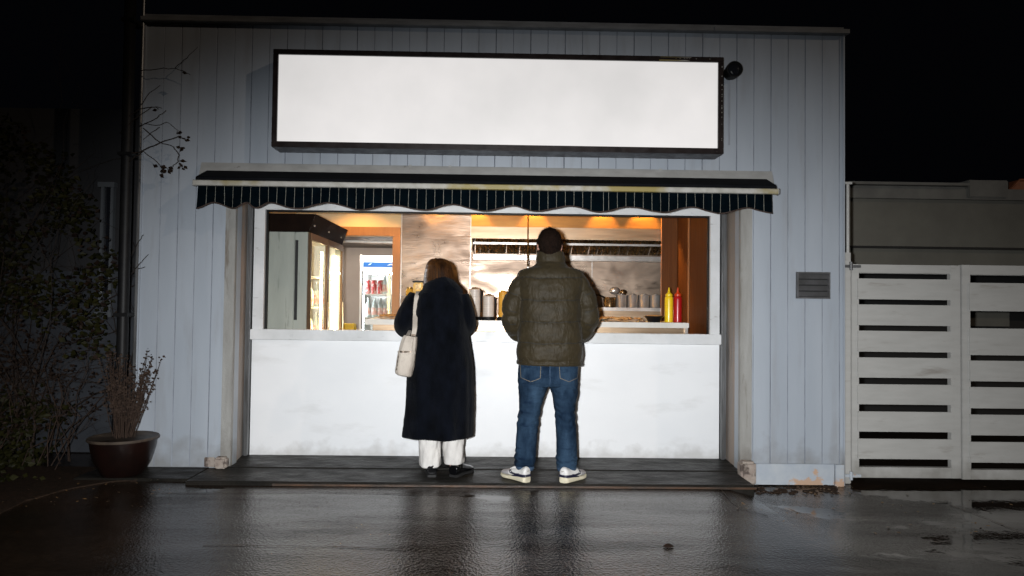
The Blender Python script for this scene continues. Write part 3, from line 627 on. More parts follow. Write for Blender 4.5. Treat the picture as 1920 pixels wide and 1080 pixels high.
# steel pots in a row on the range
potloc = [(1165, 'leftmost, below the ladles'), (1186, 'second from the left'), (1207, 'third from the left'), (1228, 'rightmost, against the wood panel')]
first = None
for k, (px, wh) in enumerate(potloc):
    x = P(px, 560, 1.86).x
    lab = 'shiny steel food container in the row on the range, ' + wh
    if first is None:
        t = thing('food_container', lab, 'container', (x, 1.86, zr), 'steel food containers on the range'); first = t
        h = P(px, 553, 1.86).z - zr
        b = B(); b.lathe((x, 1.86, zr + 0.001), [(0.050, 0), (0.055, 0.006), (0.056, h * 0.95), (0.060, h), (0.056, h), (0.052, h * .9), (0.050, 0.02)], 24); obj('body', b, m_steelb, t, 'angle')
        b = B(); b.tube([(x - 0.03, 1.86, zr + h), (x + 0.01, 1.85, zr + h + 0.012), (x + 0.03, 1.86, zr + h)], 0.004, 6); obj('handle', b, m_steelb, t, True)
    else:
        copy_thing(first, (x, 1.86, zr), lab)
# saucepan, frying pans with dark food left of the pots
t = thing('saucepan', 'dark greasy saucepan with a long handle left of the steel containers', 'pan', (P(1140, 570, 1.86).x, 1.86, zr))
x = P(1143, 565, 1.86).x
b = B(); b.lathe((x, 1.86, zr + 0.001), [(0.05, 0), (0.062, 0.01), (0.066, 0.10), (0.07, 0.105), (0.062, 0.10), (0.055, 0.03)], 20); obj('body', b, m_greasy, t, 'angle')
b = B(); b.tube([(x - 0.05, 1.84, zr + 0.10), (x - 0.12, 1.80, zr + 0.125), (x - 0.19, 1.77, zr + 0.13)], [0.008, 0.009, 0.011], 8); obj('handle', b, m_black, t, True)
for k, (px, py, dx, lab) in enumerate([(1152, 545, 0.03, 'steel ladle standing in the containers, its bowl up, nearest the man'), (1168, 548, -0.045, 'small steel ladle leaning left over the containers')]):
    p = P(px, py, 1.88); t = thing('ladle', lab, 'ladle', p, 'ladles in the steel containers')
    b = B(); b.ball(p, (0.052 - .014 * k, 0.03, 0.040 - .01 * k), 16); obj('bowl', b, m_greasy if k else m_steelb, t, True)
    b = B(); b.tube([p + Vector((0.0, 0.01, -0.015)), p + Vector((dx, 0.0, -0.10))], 0.004, 6); obj('handle', b, m_steelb, t, True)

# squeeze bottles on the counter end
def squeeze(px, label, mb_, mc):
    x = P(px, 600, YC + 0.33).x; y = YC + 0.33
    t = thing('squeeze_bottle', label, 'sauce bottle', (x, y, zt1), 'squeeze bottles on the serving worktop')
    k = (P(px, 540, y).z - zt1) / 0.285
    b = B(); b.lathe((x, y, zt1 + 0.001), [(0.033, 0), (0.0365, 0.004), (0.037, 0.19 * k), (0.034, 0.208 * k), (0.028, 0.215 * k)], 24); obj('body', b, mb_, t, 'angle')
    b = B(); b.lathe((x, y, zt1 + 0.001), [(0.026, 0.216 * k), (0.031, 0.217 * k), (0.030, 0.232 * k), (0.017, 0.243 * k), (0.011, 0.25 * k), (0.009, 0.262 * k), (0.0045, 0.288 * k)], 20)
    obj('nozzle_cap', b, mc, t, 'angle')
squeeze(1254, 'bright yellow squeeze bottle on the worktop end', m_yellow, m_yellow)
squeeze(1270.5, 'dark red squeeze bottle with orange red cap beside the yellow one', m_red, m_redcap)
# black bowl and food on paper
x = P(1226, 600, YC + 0.36).x
t = thing('bowl', 'shallow black bowl on the worktop beside the yellow bottle', 'bowl', (x, YC + 0.36, zt1))
b = B(); b.lathe((x, YC + 0.36, zt1 + 0.001), [(0.05, 0), (0.055, 0.006), (0.076, 0.040), (0.090, 0.052), (0.084, 0.053), (0.070, 0.042), (0.045, 0.012)], 28); obj('body', b, m_bowl, t, 'angle')
b = B(); b.lathe((x, YC + 0.36, zt1 + 0.001), [(0.04, 0.04), (0.068, 0.046), (0.055, 0.058), (0.02, 0.062)], 16); obj('contents', b, m_food, t, True)
def paper_food(px0, px1, label, seed):
    ra = random.Random(seed); x0, x1 = P(px0, 600, YC + 0.35).x, P(px1, 600, YC + 0.35).x
    t = thing('food_tray', label, 'food', ((x0 + x1) / 2, YC + 0.35, zt1))
    v = []; f = []; nx, ny = 22, 8
    for j in range(ny + 1):
        for i in range(nx + 1):
            x = lerp(x0, x1, i / nx); y = YC + 0.24 + 0.22 * j / ny
            v.append((x, y, zt1 + 0.004 + 0.022 * max(0, noise.noise(Vector((x * 14, y * 14, seed))) + 0.35)))
    for j in range(ny):
        for i in range(nx): a = j * (nx + 1) + i; f.append((a, a + 1, a + nx + 2, a + nx + 1))
    mesh('paper', v, f, m_paper, None, t, True)
    b = B()
    for i in range(26):
        c = Vector((ra.uniform(x0 + .03, x1 - .03), YC + ra.uniform(0.28, 0.44), zt1 + 0.026 + ra.uniform(0, 0.012))); a = ra.uniform(0, PI)
        d = Vector((math.cos(a), math.sin(a), ra.uniform(-.2, .2))) * ra.uniform(0.015, 0.035)
        b.tube([c - d, c, c + d], [0.006, 0.008, 0.006], 6)
    obj('food', b, m_food, t, True)
paper_food(1122, 1206, 'fried food spread on crumpled paper on the worktop right of the man', 5)
paper_food(705, 748, 'bread on paper at the left end of the worktop beside the woman', 9)

# cup stacks with black bases between the two people
def canister(px0, px1, pyt, mt, label, handle=True):
    y = YC + 0.34; x0, x1 = P(px0, 575, y).x, P(px1, 575, y).x; x = (x0 + x1) / 2; r = (x1 - x0) / 2
    zt = P((px0 + px1) / 2, pyt, y).z - zt1
    t = thing('cup_stack', label, 'cups', (x, y, zt1), 'cup stacks on the serving worktop')
    b = B(); pr = [(r * 0.93, 0.031)]
    nseg = int(zt / 0.022)
    for i in range(nseg):
        z = 0.031 + (zt - 0.04) * (i + 1) / nseg; pr += [(r * 0.955, z - 0.003), (r, z - 0.002), (r * 0.96, z)]
    pr += [(r * 0.9, zt - 0.004), (r * 0.3, zt)]
    b.lathe((x, y, zt1), pr, 22); obj('cups', b, mt, t, 'angle')
    b = B(); b.lathe((x, y, zt1 + 0.001), [(r * 1.12, 0), (r * 1.2, 0.006), (r * 1.18, 0.026), (r * 0.9, 0.030)], 22); obj('base', b, m_black, t, 'angle')
    b = B(); b.lathe((x, y, zt1 + zt), [(r * 0.5, -0.003), (r * 0.55, 0.006), (r * 0.3, 0.012)], 16); obj('lid', b, m_brass if handle else mt, t, 'angle')
    if handle:
        b = B(); b.tube([(x + r * 0.8, y - .01, zt1 + zt * 0.97), (x + r * 1.2, y - .01, zt1 + zt * 0.9), (x + r * 1.12, y - .01, zt1 + zt * 0.25)], 0.006, 6); obj('handle', b, m_black, t, True)
canister(878.5, 901, 541, m_cup, 'tall pale cup stack on black base, leftmost and nearest the woman')
canister(905, 927, 554, m_cup, 'shorter pale cup stack on black base between the two people')
canister(934, 952, 547, m_amber, 'amber orange cup stack on black base touching the man\'s left elbow', False)
# brass jar and small things left of the woman
p = P(785, 546, YC + 0.4)
t = thing('brass_jar', 'brass lantern shaped jar left of the woman\'s shoulder', 'jar', (p.x, p.y, zt1))
b = B(); b.box(p.x - 0.045, p.x + 0.045, p.y - 0.04, p.y + 0.04, zt1 + 0.001, P(785, 530, YC + 0.4).z, bev=0.01); obj('body', b, m_brass, t)
b = B(); b.box(p.x - 0.05, p.x + 0.05, p.y - 0.045, p.y + 0.045, P(785, 530, YC + 0.4).z, P(785, 526.5, YC + 0.4).z, bev=0.004); obj('lid', b, m_black, t)
b = B(); b.box(p.x - 0.025, p.x + 0.025, p.y - 0.043, p.y - 0.040, P(785, 543, YC + .4).z, P(785, 532, YC + .4).z); obj('window', b, m_greasy, t)
p2 = P(768, 548, YC + 0.45)
t = thing('glass_jar', 'small amber glass jar left of the brass jar', 'jar', (p2.x, p2.y, zt1))
b = B(); b.lathe((p2.x, p2.y, zt1 + 0.001), [(0.032, 0), (0.034, 0.01), (0.034, p2.z - zt1 + 0.01), (0.024, p2.z - zt1 + 0.03)], 18); obj('body', b, m_amber, t, 'angle')
b = B(); b.lathe((p2.x, p2.y, zt1), [(0.026, p2.z - zt1 + 0.031), (0.026, p2.z - zt1 + 0.045)], 18); obj('lid', b, m_brass, t, 'angle')
p3 = P(758, 575, YC + 0.4)
t = thing('wire_rack', 'curved chrome wire rack at the woman\'s left elbow', 'rack', (p3.x, p3.y, zt1))
for nm, dy in (('wire', 0), ('wire', 0.1)):
    b = B(); y = YC + 0.36 + dy
    z0 = P(752, 560, y).z
    b.tube([(P(751, 590, y).x, y, zt1 + 0.001), (P(751, 560, y).x, y, z0), (P(755, 556, y).x, y, z0 + 0.02), (P(775, 554, y).x, y, z0 + 0.03), (P(790, 560, y).x, y, z0 + 0.02), (P(790, 580, y).x, y, zt1 + 0.001)], 0.004, 6)
    obj(nm, b, m_steelb, t, True)
b = B(); b.box(P(754, 590, YC + .4).x, P(788, 590, YC + .4).x, YC + 0.37, YC + 0.45, zt1 + 0.02, zt1 + 0.11, bev=0.02); obj('folded_cloth', b, m_paper, t)

# ------------------------------------------------------------------ tall display fridge on the left
fy0, fy1 = YC + 0.22, YC + 1.45
fxr = P(577.5, 520, fy0).x; fxl = fxr - 0.55
fz1 = P(560, 435, fy0).z; fz2 = P(560, 401, fy0).z
fr = thing('display_fridge', 'tall grey double door display fridge with dark hood and warm lit shelves', 'fridge', ((fxr + fxl) / 2, (fy0 + fy1) / 2, 0.08))
b = B(); b.box(fxl, fxr - 0.12, fy0, fy0 + 0.03, 0.1, fz1, bev=0.003); b.box(fxr - 0.085, fxr - 0.008, fy0, fy0 + 0.03, 0.1, fz1, bev=0.003)
b.box(fxl, fxr - 0.008, fy1 - 0.03, fy1, 0.1, fz1); b.box(fxl, fxl + 0.03, fy0 + 0.031, fy1 - 0.031, 0.1, fz1); b.box(fxr - 0.12, fxr - 0.085, fy0 + 0.014, fy0 + 0.03, 0.1, fz1)
obj('side_panel', b, m_fridgeside, fr)
b = B(); b.box(fxr - 0.114, fxr - 0.091, fy0 + 0.004, fy0 + 0.013, P(560, 600, fy0).z, P(560, 450, fy0).z); obj('side_slot', b, m_mattblack, fr)
b = B(); b.prism([(fxl, fz1 + 0.003), (fxr + 0.0, fz1 + 0.003), (fxr + 0.055, fz2 - 0.0), (fxl, fz2)], 'y', fy0 - 0.01, fy1 + 0.01); obj('hood', b, m_fridgehood, fr)
for k in range(3):
    b = B(); b.ball((fxr + 0.03 + 0.004, fy0 + 0.05 + k * 0.5, fz1 + 0.06), 0.008, 8); obj('rivet', b, m_steelb, fr)
b = B(); b.box(fxl + 0.03, fxl + 0.045, fy0 + 0.031, fy1 - 0.031, 0.2, fz1 - 0.002); b.box(fxl + 0.045, fxr - 0.06, fy0 + 0.031, fy0 + 0.04, 0.2, fz1 - 0.002); b.box(fxl + 0.045, fxr - 0.06, fy1 - 0.04, fy1 - 0.031, 0.2, fz1 - .002)
b.box(fxl + 0.045, fxr - 0.06, fy0 + 0.04, fy1 - 0.04, fz1 - 0.02, fz1 - 0.003)
obj('liner', b, m_liner, fr)
b = B()
for z in (0.62, 0.95, 1.24, 1.52): b.box(fxl + 0.05, fxr - 0.08, fy0 + 0.05, fy1 - 0.05, z, z + 0.012)
obj('shelf', b, m_liner, fr)
b = B()
ym = (fy0 + fy1) / 2
b.box(fxr - 0.052, fxr - 0.038, ym - 0.012, ym + 0.012, 0.3, fz1 - 0.12); b.box(fxr - 0.052, fxr - 0.038, fy0 + 0.045, fy0 + 0.065, 0.3, fz1 - 0.12); b.box(fxr - 0.052, fxr - 0.038, fy1 - 0.065, fy1 - 0.045, 0.3, fz1 - 0.12)
obj('tube_light', b, m_warmtube, fr)
for ya, yb in ((fy0 + 0.005, ym - 0.006), (ym + 0.006, fy1 - 0.005)):
    b = B(); zt2 = fz1 - 0.005; fwd = 0.03
    b.box(fxr - 0.005, fxr + 0.018, ya, ya + fwd, 0.15, zt2); b.box(fxr - 0.005, fxr + 0.018, yb - fwd, yb, 0.15, zt2)
    b.box(fxr - 0.005, fxr + 0.018, ya + fwd, yb - fwd, zt2 - 0.06, zt2); b.box(fxr - 0.005, fxr + 0.018, ya + fwd, yb - fwd, 0.15, 0.25)
    d = obj('door', b, m_fridgedoor, fr)
    b = B(); b.box(fxr + 0.002, fxr + 0.008, ya + fwd, yb - fwd, 0.25, zt2 - 0.06); obj('pane', b, m_glass, d)
    b = B(); b.tube([(fxr + 0.03, yb - 0.03, 0.9), (fxr + 0.035, yb - 0.03, 1.1), (fxr + 0.03, yb - 0.03, 1.3)], 0.006, 6); obj('handle', b, m_steelb, d, True)

# bottles: one mesh copied everywhere
def bottle(loc, label, group, h=0.22, r=0.032):
    x, y, z = loc
    t = thing('drink_bottle', label, 'bottle', loc, group)
    b = B(); b.lathe((x, y, z + 0.001), [(r * 0.9, 0), (r, 0.01), (r, h * 0.6), (r * 0.85, h * 0.7), (r * 0.36, h * 0.88), (r * 0.36, h)], 14); obj('body', b, m_bottleglass, t, 'angle')
    b = B(); b.lathe((x, y, z + 0.001), [(r * 1.02, h * 0.12), (r * 1.02, h * 0.52)], 14); obj('label_band', b, m_label, t, 'angle')
    b = B(); b.lathe((x, y, z + 0.001), [(r * 0.42, h), (r * 0.42, h * 1.07)], 10); obj('cap', b, m_can, t, 'angle')
    return t
def can(loc, label, group, h=0.16, r=0.036):
    x, y, z = loc
    t = thing('drink_can', label, 'can', loc, group)
    b = B(); b.lathe((x, y, z + 0.001), [(r * 0.85, 0), (r, 0.008), (r, h * 0.92), (r * 0.8, h)], 16); obj('body', b, m_redcan, t, 'angle')
    b = B(); b.lathe((x, y, z + 0.001), [(r * 0.78, h + .001), (r * 0.8, h + 0.005)], 16); obj('lid', b, m_can, t, 'angle')
    return t
bt = None; rows = {0.962: 'second shelf', 1.252: 'third shelf', 0.632: 'lowest shelf'}
for z, nm in rows.items():
    for k in range(5):
        loc = (fxr - 0.15, fy0 + 0.14 + k * 0.235, z)
        lab = 'pale bottle on the %s of the warm lit fridge, %s from the hatch' % (nm, ('nearest', 'second', 'third', 'fourth', 'fifth')[k])
        if bt is None: bt = bottle(loc, lab, 'bottles in the warm lit display fridge', 0.22, 0.036)
        else: copy_thing(bt, loc, lab)

# ------------------------------------------------------------------ drinks cooler in the back room
cy = 3.2; cx0 = P(679, 540, cy).x; cx1 = cx0 + 0.62
cz = lambda py: P(715, py, cy).z
ck = thing('drinks_cooler', 'white lit drinks cooler with blue header strip beyond the doorway', 'fridge', ((cx0 + cx1) / 2, cy + 0.3, 0.08))
b = B(); b.box(cx0 - 0.03, cx0 + 0.0, cy + 0.0, cy + 0.6, 0.1, cz(479)); b.box(cx1, cx1 + 0.03, cy, cy + 0.6, 0.1, cz(479)); b.box(cx0 + .001, cx1 - .001, cy + 0.57, cy + 0.6, 0.1, cz(479)); b.box(cx0 + .001, cx1 - .001, cy + 0.02, cy + 0.57, cz(509), cz(479) - .002)
obj('cabinet', b, m_liner, ck)
b = B(); b.box(cx0 + 0.001, cx1 - 0.001, cy - 0.015, cy + 0.018, cz(508), cz(480), bev=0.004); h_ = obj('header', b, m_header, ck)
b = B(); b.box(cx0 + 0.012, cx1 - 0.02, cy - 0.02, cy - 0.016, cz(501), cz(492)); obj('blue_strip', b, m_blue, h_)
b = B()
for xx_, ww_ in ((0.07, 0.05), (0.30, 0.10), (0.36, 0.04)):
    b.prism([(cx0 + xx_, cz(498)), (cx0 + xx_ + ww_ * .6, cz(496.5)), (cx0 + xx_ + ww_, cz(494)), (cx0 + xx_ + ww_ * .4, cz(495))], 'y', cy - 0.024, cy - 0.0205)
obj('white_mark', b, m_bluelight, h_)
b = B(); s1, s2 = cz(551), cz(595)
b.box(cx0 + 0.002, cx1 - 0.002, cy + 0.03, cy + 0.5, s1 - 0.016, s1); b.box(cx0 + 0.002, cx1 - 0.002, cy + 0.03, cy + 0.5, s2 - 0.016, s2); b.box(cx0 + 0.002, cx1 - 0.002, cy + 0.03, cy + 0.5, 0.5, 0.516)
obj('shelf', b, m_liner, ck)
b = B(); b.box(cx0 + 0.004, cx0 + 0.018, cy + 0.03, cy + 0.045, 0.2, cz(510)); b.box(cx0 + 0.02, cx1 - 0.02, cy + 0.2, cy + 0.25, cz(510) - 0.02, cz(510) - .004); obj('tube_light', b, m_cooltube, ck)
b = B(); xb_ = P(729.5, 540, cy).x; b.box(xb_ - 0.016, xb_ + 0.016, cy + 0.004, cy + 0.024, 0.2, cz(510)); b.box(cx0 + .001, cx0 + 0.012, cy - 0.012, cy + 0.018, 0.2, cz(509)); obj('door_bar', b, m_black, ck)
b = B(); b.box(cx0 + 0.014, cx1 - 0.01, cy - 0.008, cy - 0.003, 0.2, cz(509)); obj('glass_door', b, m_glass, ck)
cn = None
for k, px in enumerate((690, 701.5, 713)):
    x = P(px, 540, cy + 0.1).x; lab = ['red and white can at the left of the cooler\'s upper shelf', 'red and white can in the middle of the cooler\'s upper shelf', 'red and white can right of two others on the cooler\'s upper shelf'][k]
    if cn is None: cn = can((x, cy + 0.1, s1), lab, 'cans on the upper shelf of the cooler', 0.165, 0.034)
    else: copy_thing(cn, (x, cy + 0.1, s1), lab)
copy_thing(bt, (P(722, 540, cy + 0.1).x, cy + 0.1, s1), 'clear bottle at the right end of the cooler\'s upper shelf', 'bottles in the drinks cooler')
for k, px in enumerate((690, 702, 713, 723)):
    copy_thing(bt, (P(px, 580, cy + 0.1).x, cy + 0.1, s2), ['clear bottle at the left of the cooler\'s lower shelf', 'second clear bottle on the cooler\'s lower shelf', 'third clear bottle on the cooler\'s lower shelf', 'clear bottle beside the black bar on the cooler\'s lower shelf'][k], 'bottles in the drinks cooler')
# yellow crate by the back room wall
pc = P(650, 612, 2.9); b = B(); b.box(P(637, 612, 2.9).x, P(663, 612, 2.9).x, 2.9, 3.05, 0.081, P(650, 607, 2.9).z, bev=0.01)
t = thing('crate', 'tall yellow plastic crate at the foot of the back room wall', 'crate', (pc.x, 2.97, 0.08)); obj('body', b, m_yellowbox, t)
b = B(); b.box(P(637, 612, 2.9).x - 0.004, P(663, 612, 2.9).x + 0.004, 2.893, 3.057, P(650, 612, 2.9).z - .04, P(650, 612, 2.9).z - .02, bev=0.004); obj('rim', b, m_yellowbox, t)

# ------------------------------------------------------------------ sign box
SY = -0.20
sx0, sx1 = P(510, 190, SY).x, P(1356.5, 190, SY).x
sz1, sz0 = P(932, 99, SY).z, P(932, 282, SY).z
sg = thing('sign_box', 'blank white backlit sign box in a dark brown frame', 'sign', ((sx0 + sx1) / 2, 0, (sz0 + sz1) / 2))
fwid = 0.038
b = B()
b.box(sx0, sx1, SY, -0.002, sz1 - fwid, sz1, bev=0.004); b.box(sx0, sx1, SY, -0.002, sz0, sz0 + fwid * 1.15, bev=0.004)
b.box(sx0 + .001, sx0 + fwid, SY + .001, -0.003, sz0 + fwid * 1.15, sz1 - fwid); b.box(sx1 - fwid, sx1 - .001, SY + .001, -0.003, sz0 + fwid * 1.15, sz1 - fwid)
obj('frame', b, m_blackframe, sg)
b = B(); b.box(sx0 + fwid, sx1 - fwid, SY + 0.018, SY + 0.026, sz0 + fwid * 1.15, sz1 - fwid); obj('face_panel', b, m_sign, sg)
b = B(); x = P(1236, 110, SY).x
b.prism([(x, sz1 - fwid + 0.010), (x, sz1 - fwid + 0.003), (x + 0.23, sz1 - fwid + 0.003), (x + 0.20, sz1 - fwid + 0.008)], 'y', SY - 0.003, SY + 0.002)
b.box(x + 0.01, x + 0.24, SY - 0.003, SY + .002, sz1 - 0.010, sz1 - 0.007)
obj('bare_strip', b, m_bar, sg)
b = B(); ra = random.Random(2)
for k in range(16): z = ra.uniform(sz0 + .08, sz1 - .05); b.box(sx1 - 0.014, sx1 - 0.009, SY - 0.002, SY + 0.001, z, z + ra.uniform(0.003, 0.008))
for k in range(8): xx_ = sx1 - ra.uniform(0.05, 0.36); b.box(xx_, xx_ + 0.006, SY - 0.002, SY + 0.001, sz1 - 0.02, sz1 - 0.016)
obj('paint_chip', b, m_bar, sg)

# round black lamp right of the sign
pf = P(1372, 135, -0.06)
t = thing('wall_lamp', 'round black lamp on the wall right of the sign box', 'lamp', (pf.x, 0, pf.z))
b = B(); n = 28
def yl(b, cx, cz_, prof, n=28):
    v = []; f = []
    for r, y in prof:
        for k in range(n): a = 2 * PI * k / n; v.append((cx + r * math.cos(a), y, cz_ + r * math.sin(a)))
    for i in range(len(prof) - 1):
        for k in range(n): f.append((i * n + k, i * n + (k + 1) % n, (i + 1) * n + (k + 1) % n, (i + 1) * n + k))
    f.append(list(range(n))); f.append([(len(prof) - 1) * n + k for k in range(n - 1, -1, -1)]); b.add(v, f)
yl(b, pf.x, pf.z, [(0.045, -0.002), (0.045, -0.03), (0.056, -0.04), (0.061, -0.09), (0.061, -0.13), (0.055, -0.13), (0.052, -0.118)]); obj('housing', b, m_black, t, 'angle')
b = B(); b.ball((pf.x, -0.112, pf.z), (0.050, 0.022, 0.050), 18); obj('lens', b, m_darkglass, t, True)
b = B(); b.box(pf.x - 0.006, pf.x + 0.008, -0.004, -0.0015, pf.z - 0.55, pf.z - 0.05); 
m_stain = M('rain_streak_stain', (0.20, 0.21, 0.22), (0.30, 0.33, 0.39), 8, (3, 1, 0.5), 0.6)
obj('rain_streak', b, m_stain, t)

# louvred vent
vx0, vx1 = P(1495, 535, -0.03).x, P(1557, 535, -0.03).x; vz0, vz1 = P(1526, 560, -0.03).z, P(1526, 510, -0.03).z
t = thing('wall_vent', 'dark louvred metal vent on the wall left of the gate', 'vent', ((vx0 + vx1) / 2, 0, vz0))
b = B(); b.box(vx0, vx1, -0.03, -0.001, vz1 - 0.012, vz1); b.box(vx0, vx1, -0.03, -0.001, vz0, vz0 + 0.012); b.box(vx0, vx0 + 0.012, -0.029, -0.001, vz0 + .012, vz1 - .012); b.box(vx1 - 0.012, vx1, -0.029, -0.001, vz0 + .012, vz1 - .012)
m_vent = M('dull_vent_metal', (0.11, 0.11, 0.115), (0.07, 0.07, 0.07), 10, rough=0.5, metal=0.2)
obj('frame', b, m_vent, t)
b = B()
for k in range(4):
    z = lerp(vz0 + 0.02, vz1 - 0.048, k / 3)
    b.prism([(-0.034, z), (-0.030, z - 0.004), (-0.006, z + 0.030), (-0.008, z + 0.034)], 'x', vx0 + 0.012, vx1 - 0.012)
b.box(vx0 + 0.012, vx1 - 0.012, -0.004, -0.002, vz0 + .012, vz1 - .012, 1)
obj('louvre', b, [m_vent, m_mattblack], t)

# ------------------------------------------------------------------ awning
AY = -0.27
ax0, ax1 = P(363, 345, AY).x, P(1459, 355, AY).x
az1, az0 = P(911, 345.5, AY).z, P(911, 355.5, AY).z
aw = thing('awning', 'rolled in navy awning with scalloped pinstriped valance over the hatch', 'awning', ((ax0 + ax1) / 2, 0, az1))
px0, px1 = P(378, 318, -0.03).x, P(1447, 325, -0.03).x
pz1, pz0 = P(911, 313, -0.03).z, P(911, 331, -0.06).z
b = B(); b.prism([(-0.001, pz1), (-0.035, pz1), (-0.075, pz0 - 0.02), (-0.001, pz0 - 0.02)], 'x', px0, px1)
for x in (lerp(px0, px1, .43), lerp(px0, px1, .36), lerp(px0, px1, .8)): b.box(x, x + 0.02, -0.04, -0.036, pz1 - 0.006, pz1 + 0.006)
obj('wall_plate', b, m_plate, aw)
rz = P(911, 330, -0.09).z
b = B(); b.prism([(-0.078, rz + 0.012), (AY + 0.014, az1 + 0.030), (AY + 0.002, az1 + 0.020), (AY + 0.002, az1 + 0.001), (-0.05, az1 + 0.001), (-0.05, rz)], 'x', ax0 + 0.012, ax1 - 0.012)
obj('roof_cloth', b, m_roofcloth, aw)
b = B(); b.prism([(AY, az1), (AY - 0.006, az1 - 0.006), (AY - 0.006, az0 + 0.004), (AY, az0), (AY + 0.035, az0), (AY + 0.035, az1)], 'x', ax0, ax1)
obj('front_bar', b, m_bar, aw)
b = B(); b.box(ax0 - 0.008, ax0, AY - 0.008, AY + 0.05, az0 - 0.004, az1 + 0.004, bev=.003); b.box(ax1, ax1 + 0.008, AY - 0.008, AY + 0.05, az0 - 0.004, az1 + 0.004, bev=.003); obj('end_cap', b, m_plate, aw)
for s, x in ((1, px0 + 0.12), (-1, px1 - 0.12)):
    b = B(); b.tube([(x, -0.06, pz0 - 0.05), (x + s * 0.9, -0.15, az0 + 0.005), (x + s * 0.3, AY + 0.03, az0 + 0.012)], 0.014, 8); obj('folding_arm', b, m_plate, aw)
# valance: scalloped lower edge, knots read as (pixel, low or high)
kn = [(370, 391), (400, 380), (440, 391), (463, 380), (479, 390), (503, 380), (553, 391), (617, 381), (680, 394), (730, 384), (793, 394), (847, 384), (910, 396), (962, 386), (1001, 396.5), (1069, 387), (1125, 397.5), (1181, 388), (1240, 398.5), (1293, 389), (1352, 400), (1403, 390), (1447, 400)]
kn = [(P(a, c, AY + 0.02).x, P(a, c, AY + 0.02).z) for a, c in kn]
def scal(x):
    if x <= kn[0][0]: return kn[0][1]
    for (a, va), (c, vc) in zip(kn, kn[1:]):
        if x <= c:
            t = (x - a) / (c - a); return va + (vc - va) * (1 - math.cos(PI * t)) / 2
    return kn[-1][1]
vx_a, vx_b = kn[0][0], kn[-1][0]; vz_top = az0 + 0.004
sp = 0.0636; xsl = []; x = vx_a
nstr = int((vx_b - vx_a) / sp); hw = 0.0015
pts = [vx_a]
ra = random.Random(11)
for i in range(1, nstr + 1):
    xc = vx_a + i * sp + (0.4 * sp if i in (22, 46) else 0)
    pts += [xc - sp / 2, xc - hw, xc + hw] if i > 1 else [xc - hw, xc + hw]
pts.append(vx_b)
pts = sorted(set(round(p, 5) for p in pts if vx_a <= p <= vx_b))
fine = []
for a, c in zip(pts, pts[1:]):
    k = max(1, int((c - a) / 0.012)); fine += [(a + (c - a) * i / k, (c - a) < 2.2 * hw + 1e-5) for i in range(k)]
fine.append((pts[-1], False))
rows_ = [0, 0.25, 0.5, 0.75, 1.0]
def vy(x, t): return AY + 0.022 + t * (0.010 * math.sin(x * 21) + 0.006 * math.sin(x * 47 + 1) - 0.005)
v = []; f = []; mi = []
for x, s in fine:
    for t in rows_: v.append((x, vy(x, t), lerp(vz_top, scal(x), t)))
R_ = len(rows_)
for i in range(len(fine) - 1):
    for j in range(R_ - 1): a = i * R_ + j; f.append((a, a + 1, a + 1 + R_, a + R_)); mi.append(1 if fine[i][1] else 0)
n0 = len(v); v += [(a, c + 0.003, d) for a, c, d in v]
f += [tuple(q + n0 for q in reversed(ff)) for ff in f]; mi += [0] * (len(mi))
va = mesh('valance', v, f, [m_fabric, m_pin], mi, aw)
b = B(); b.tube([(x, vy(x, 1) - 0.001, scal(x)) for x, s in fine[::1]], 0.0055, 6); obj('edge_tape', b, m_edge, va, True)

# ------------------------------------------------------------------ pipes left of the kiosk
b = B(); y = -0.10
b.tube([(P(246, -60, y).x, y, P(246, -60, y).z), (P(238, 300, y).x, y, P(238, 300, y).z), (P(229, 660, y).x, y, P(229, 660, y).z), (P(229, 660, y).x - .03, y, 0.03)], 0.040, 14)
t = thing('drainpipe', 'thick black drainpipe at the kiosk\'s left corner', 'pipe', (P(229, 700, y).x, y, 0.03)); obj('pipe', b, m_black, t, True)
b = B()
for py in (40, 290, 590):
    p = P(interp([(0, 246), (300, 238), (660, 229)], py), py, y); b.box(p.x - 0.05, p.x + 0.05, y - 0.045, 0.02, p.z - 0.014, p.z + 0.014, bev=.004)
obj('bracket', b, m_black, t)
b = B(); xq = XL - 0.02
b.tube([(xq, -0.02, 0.04), (xq, -0.02, ZT + 0.9)], 0.012, 10); t = tag(obj('conduit', b, m_rail), 'thin grey metal conduit up the kiosk\'s left edge', 'pipe')

# ------------------------------------------------------------------ gate and low building at the right
GY = 0.06
def leaf_gate(px_l, px_r, gx0, gx1, gaps, top, bot, label):
    x0, x1 = P(px_l, 700, GY).x, P(px_r, 700, GY).x; pm = (px_l + px_r) / 2
    a0, a1 = P(gx0, 700, GY).x, P(gx1, 700, GY).x
    z1, z0 = P(pm, top, GY).z, P(pm, bot, GY).z
    t = thing('slatted_gate', label, 'gate', ((x0 + x1) / 2, GY, z0), 'slatted gate leaves')
    b = B()
    b.box(x0, a0, GY, GY + 0.045, z0, z1, bev=0.003); b.box(a1, x1, GY, GY + 0.045, z0, z1, bev=0.003)
    gz_ = [(P(pm, g1, GY).z, P(pm, g0, GY).z) for g0, g1 in gaps]
    b.box(a0, a1, GY + 0.001, GY + 0.044, gz_[0][1], z1 - .001); b.box(a0, a1, GY + 0.001, GY + 0.044, z0 + .001, gz_[-1][0])
    obj('frame', b, m_gate, t)
    b = B()
    for (lo, hi), (lo2, hi2) in zip(gz_, gz_[1:]): b.box(a0 - 0.015, a1 + 0.012, GY - 0.012, GY + 0.002, hi2 - 0.004, lo + 0.003, bev=0.002)
    for (lo, hi) in gz_[:1]: b.box(a0 - 0.013, a1 + 0.013, GY + 0.0445, GY + 0.05, hi - .002, hi + 0.03)
    obj('slat_panel', b, m_gate, t)
    return t, x0, x1, z0, z1
